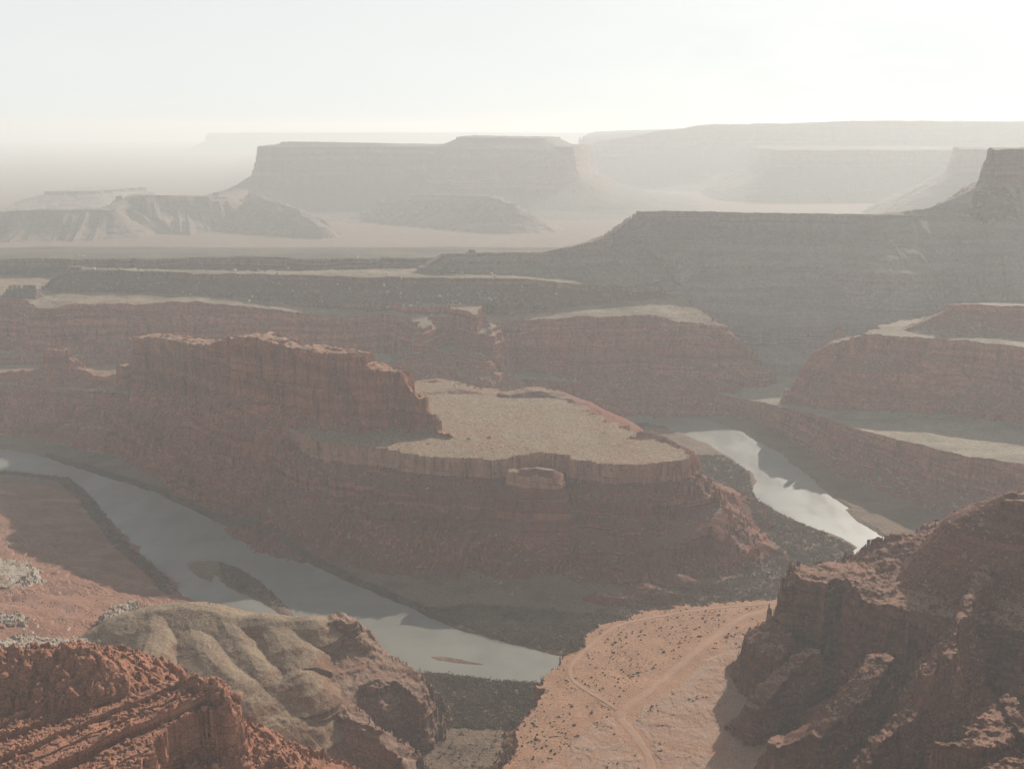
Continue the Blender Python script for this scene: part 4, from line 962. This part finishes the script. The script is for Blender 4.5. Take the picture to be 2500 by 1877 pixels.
size = np.sort(np.exp(np.random.default_rng(5).normal(-0.35, 0.42, 1700)))[::-1]
size = np.minimum(size, 2.3)
for i in range(300):
    o = shrubs[i] if i < 5 else shrubs[i % 5].copy()
    if i >= 5: COL.objects.link(o)
    o.location = (bx[i], by[i], bz[i] - 0.1); o.rotation_euler = (0, 0, random.uniform(0, 6.28))
    k = size[i]; o.scale = (k, k, k * 0.85)
    tag(o, 'small dark round shrub dotted over the orange bench among many like it', 'shrub', 'dark shrubs dotted over the bench')
VV, FF = [], []
pv, pf = leafy(61, 3, 40)
for i in range(300, 1700):
    VV.append(pv * size[i] * 0.8 + (bx[i], by[i], bz[i] - 0.05)); FF.append(pf + (i - 300) * len(pv))
o = make_mesh('small_scrub', np.concatenate(VV), np.concatenate(FF), [SHRUB], False)
tag(o, 'tiny tufts of scrub speckling the orange bench', 'scrub', kind='stuff')

def boulder_mesh(name, seed, material, boxy=0.5):
    r = np.random.default_rng(seed)
    v, f = ico(3)
    p = 2.0 + 3.5 * boxy
    v = v / (np.abs(v) ** p).sum(1)[:, None] ** (1 / p)     # towards a block
    for _ in range(7):                                       # broken faces
        d = r.normal(size=3); d /= np.linalg.norm(d); c = r.uniform(0.55, 0.9)
        h = v @ d - c
        v = v - np.maximum(h, 0)[:, None] * d
    v = v * r.uniform(0.7, 1.15, 3)
    off = seed * 3.1
    v = v * (1 + 0.10 * n3(v[:, 0] * 2.2 + off, v[:, 1] * 2.2, v[:, 2] * 2.2) + 0.05 * n3(v[:, 0] * 6 + off, v[:, 1] * 6, v[:, 2] * 6))[:, None]
    return make_mesh(name, v, f, [material])
def stone(name, a, b_):
    m, nt, b = mat(name); g = NB(nt)
    pos = g.n("ShaderNodeNewGeometry").outputs["Position"]
    c = g.mix(g.ramp(g.noise(pos, 0.22, 5, 0.65), 0.3, 0.7), a, b_)
    g.link(c, b.inputs["Base Color"])
    bp = g.n("ShaderNodeBump"); bp.inputs["Strength"].default_value = 0.6; g.link(g.noise(pos, 0.9, 5, 0.7), bp.inputs["Height"]); g.link(bp.outputs[0], b.inputs["Normal"])
    return m
def boulders(label, group, P, n, smin, smax, seed, material, boxy=0.5, keep=None, sink=0.3, pw=2.5):
    x, y = scatter(P, n, seed, keep)
    z = ground(x, y)
    r = random.Random(seed)
    pr = [boulder_mesh('boulder', seed * 7 + q, material, boxy) for q in range(4)]
    for i in range(n):
        o = pr[i] if i < 4 else pr[i % 4].copy()
        if i >= 4: COL.objects.link(o)
        s = smin + (smax - smin) * r.random() ** pw
        o.location = (x[i], y[i], z[i] + s * (0.5 - sink))
        o.rotation_euler = (r.uniform(-0.5, 0.5), r.uniform(-0.5, 0.5), r.uniform(0, 6.28))
        o.scale = (s, s * r.uniform(0.7, 1.1), s * r.uniform(0.6, 0.95))
        tag(o, label, 'boulder', group)
PALE = stone('pale_stone', (0.36, 0.29, 0.24), (0.27, 0.21, 0.175))
WHITE = stone('white_stone', (0.5, 0.45, 0.38), (0.4, 0.35, 0.29))
REDS = stone('red_stone', (0.3, 0.155, 0.1), (0.22, 0.11, 0.075))
ORANGE = stone('orange_stone', (0.34, 0.165, 0.1), (0.28, 0.13, 0.08))
boulders('pale boulder fallen on the shaded talus below the flat topped peninsula', 'pale boulders on the peninsula talus', W((640, 1170), (760, 1150), (900, 1140), (1100, 1120), (1300, 1180), (1300, 1260), (1200, 1300), (1000, 1290), (850, 1260)), 50, 1.0, 4.2, 21, PALE)
boulders('whitish boulder on the slope under the thin flat mesa rim', 'whitish boulders under the rim', [U(px, py, 215) for px, py in ((150, 600), (400, 612), (780, 612), (1080, 622), (1240, 640), (1060, 660), (880, 655), (780, 650), (400, 640), (200, 635))], 70, 2.2, 6.5, 22, WHITE)
boulders('whitish block in the rubble below the second rim', 'blocks below the second rim', [U(px, py, 235) for px, py in ((90, 567), (230, 567), (240, 580), (400, 568), (420, 584), (600, 575), (810, 566), (890, 572), (880, 582), (90, 584))], 22, 2.5, 6.0, 23, WHITE)
boulders('broken brown block on the rubble slope above the dark cliff', 'blocks above the dark cliff', [D(1870, 1200, 985), D(1930, 1160, 985), D(2060, 1130, 950), D(2120, 1140, 910), D(2130, 1230, 860), D(2050, 1310, 820), D(1960, 1300, 855), D(1890, 1285, 880)], 70, 0.9, 3.4, 24, REDS, boxy=0.8)
boulders('rounded orange boulder heaped on the near rubble slope', 'orange boulders on the near slope', [U(420, 1640, 212), U(500, 1570, 212), U(545, 1585, 206), U(610, 1635, 203), U(640, 1700, 200), U(420, 1700, 212)], 50, 1.1, 3.4, 25, ORANGE, boxy=0.35)
boulders('dark boulder at the foot of the red cliff beside the thicket', 'dark boulders at the cliff foot', W((870, 1580), (915, 1555), (960, 1565), (960, 1590), (900, 1625), (880, 1640)), 18, 0.8, 2.8, 26, REDS, boxy=0.6)
boulders('white stone lying in the dry wash', 'white stones in the wash', W((1590, 1290), (1625, 1262), (1690, 1222), (1700, 1226), (1640, 1272), (1605, 1296)), 12, 1.0, 2.6, 27, WHITE)
boulders('white stone on the red slope beside the left bank', 'white stones on the red slope', [U(px, py, 40) for px, py in ((90, 1250), (220, 1280), (280, 1300), (240, 1320), (110, 1310))], 8, 0.8, 2.2, 28, WHITE)
# ------------------------------------------------------------------ haze
bm = bmesh.new(); bmesh.ops.create_cube(bm, size=1.0)
for v in bm.verts:
    v.co.x *= 90000; v.co.y = v.co.y * 68000 + 31000; v.co.z = v.co.z * 720 + 345
me = bpy.data.meshes.new('haze'); bm.to_mesh(me); bm.free()
hm = bpy.data.materials.new('haze_air'); hm.use_nodes = True
hn = hm.node_tree.nodes; hn.clear()
ho = hn.new("ShaderNodeOutputMaterial"); hv = hn.new("ShaderNodeVolumePrincipled")
hv.inputs["Color"].default_value = (0.97, 0.985, 0.965, 1)
hv.inputs["Density"].default_value = 0.96e-4
hv.inputs["Anisotropy"].default_value = 0.25
hm.node_tree.links.new(hv.outputs[0], ho.inputs["Volume"])
hm.cycles.homogeneous_volume = True
me.materials.append(hm)
haze = bpy.data.objects.new('haze', me); COL.objects.link(haze)
tag(haze, 'pale dusty air filling the whole canyon', 'haze', kind='stuff')
print('script done', round(time.time() - T00, 1), flush=True)
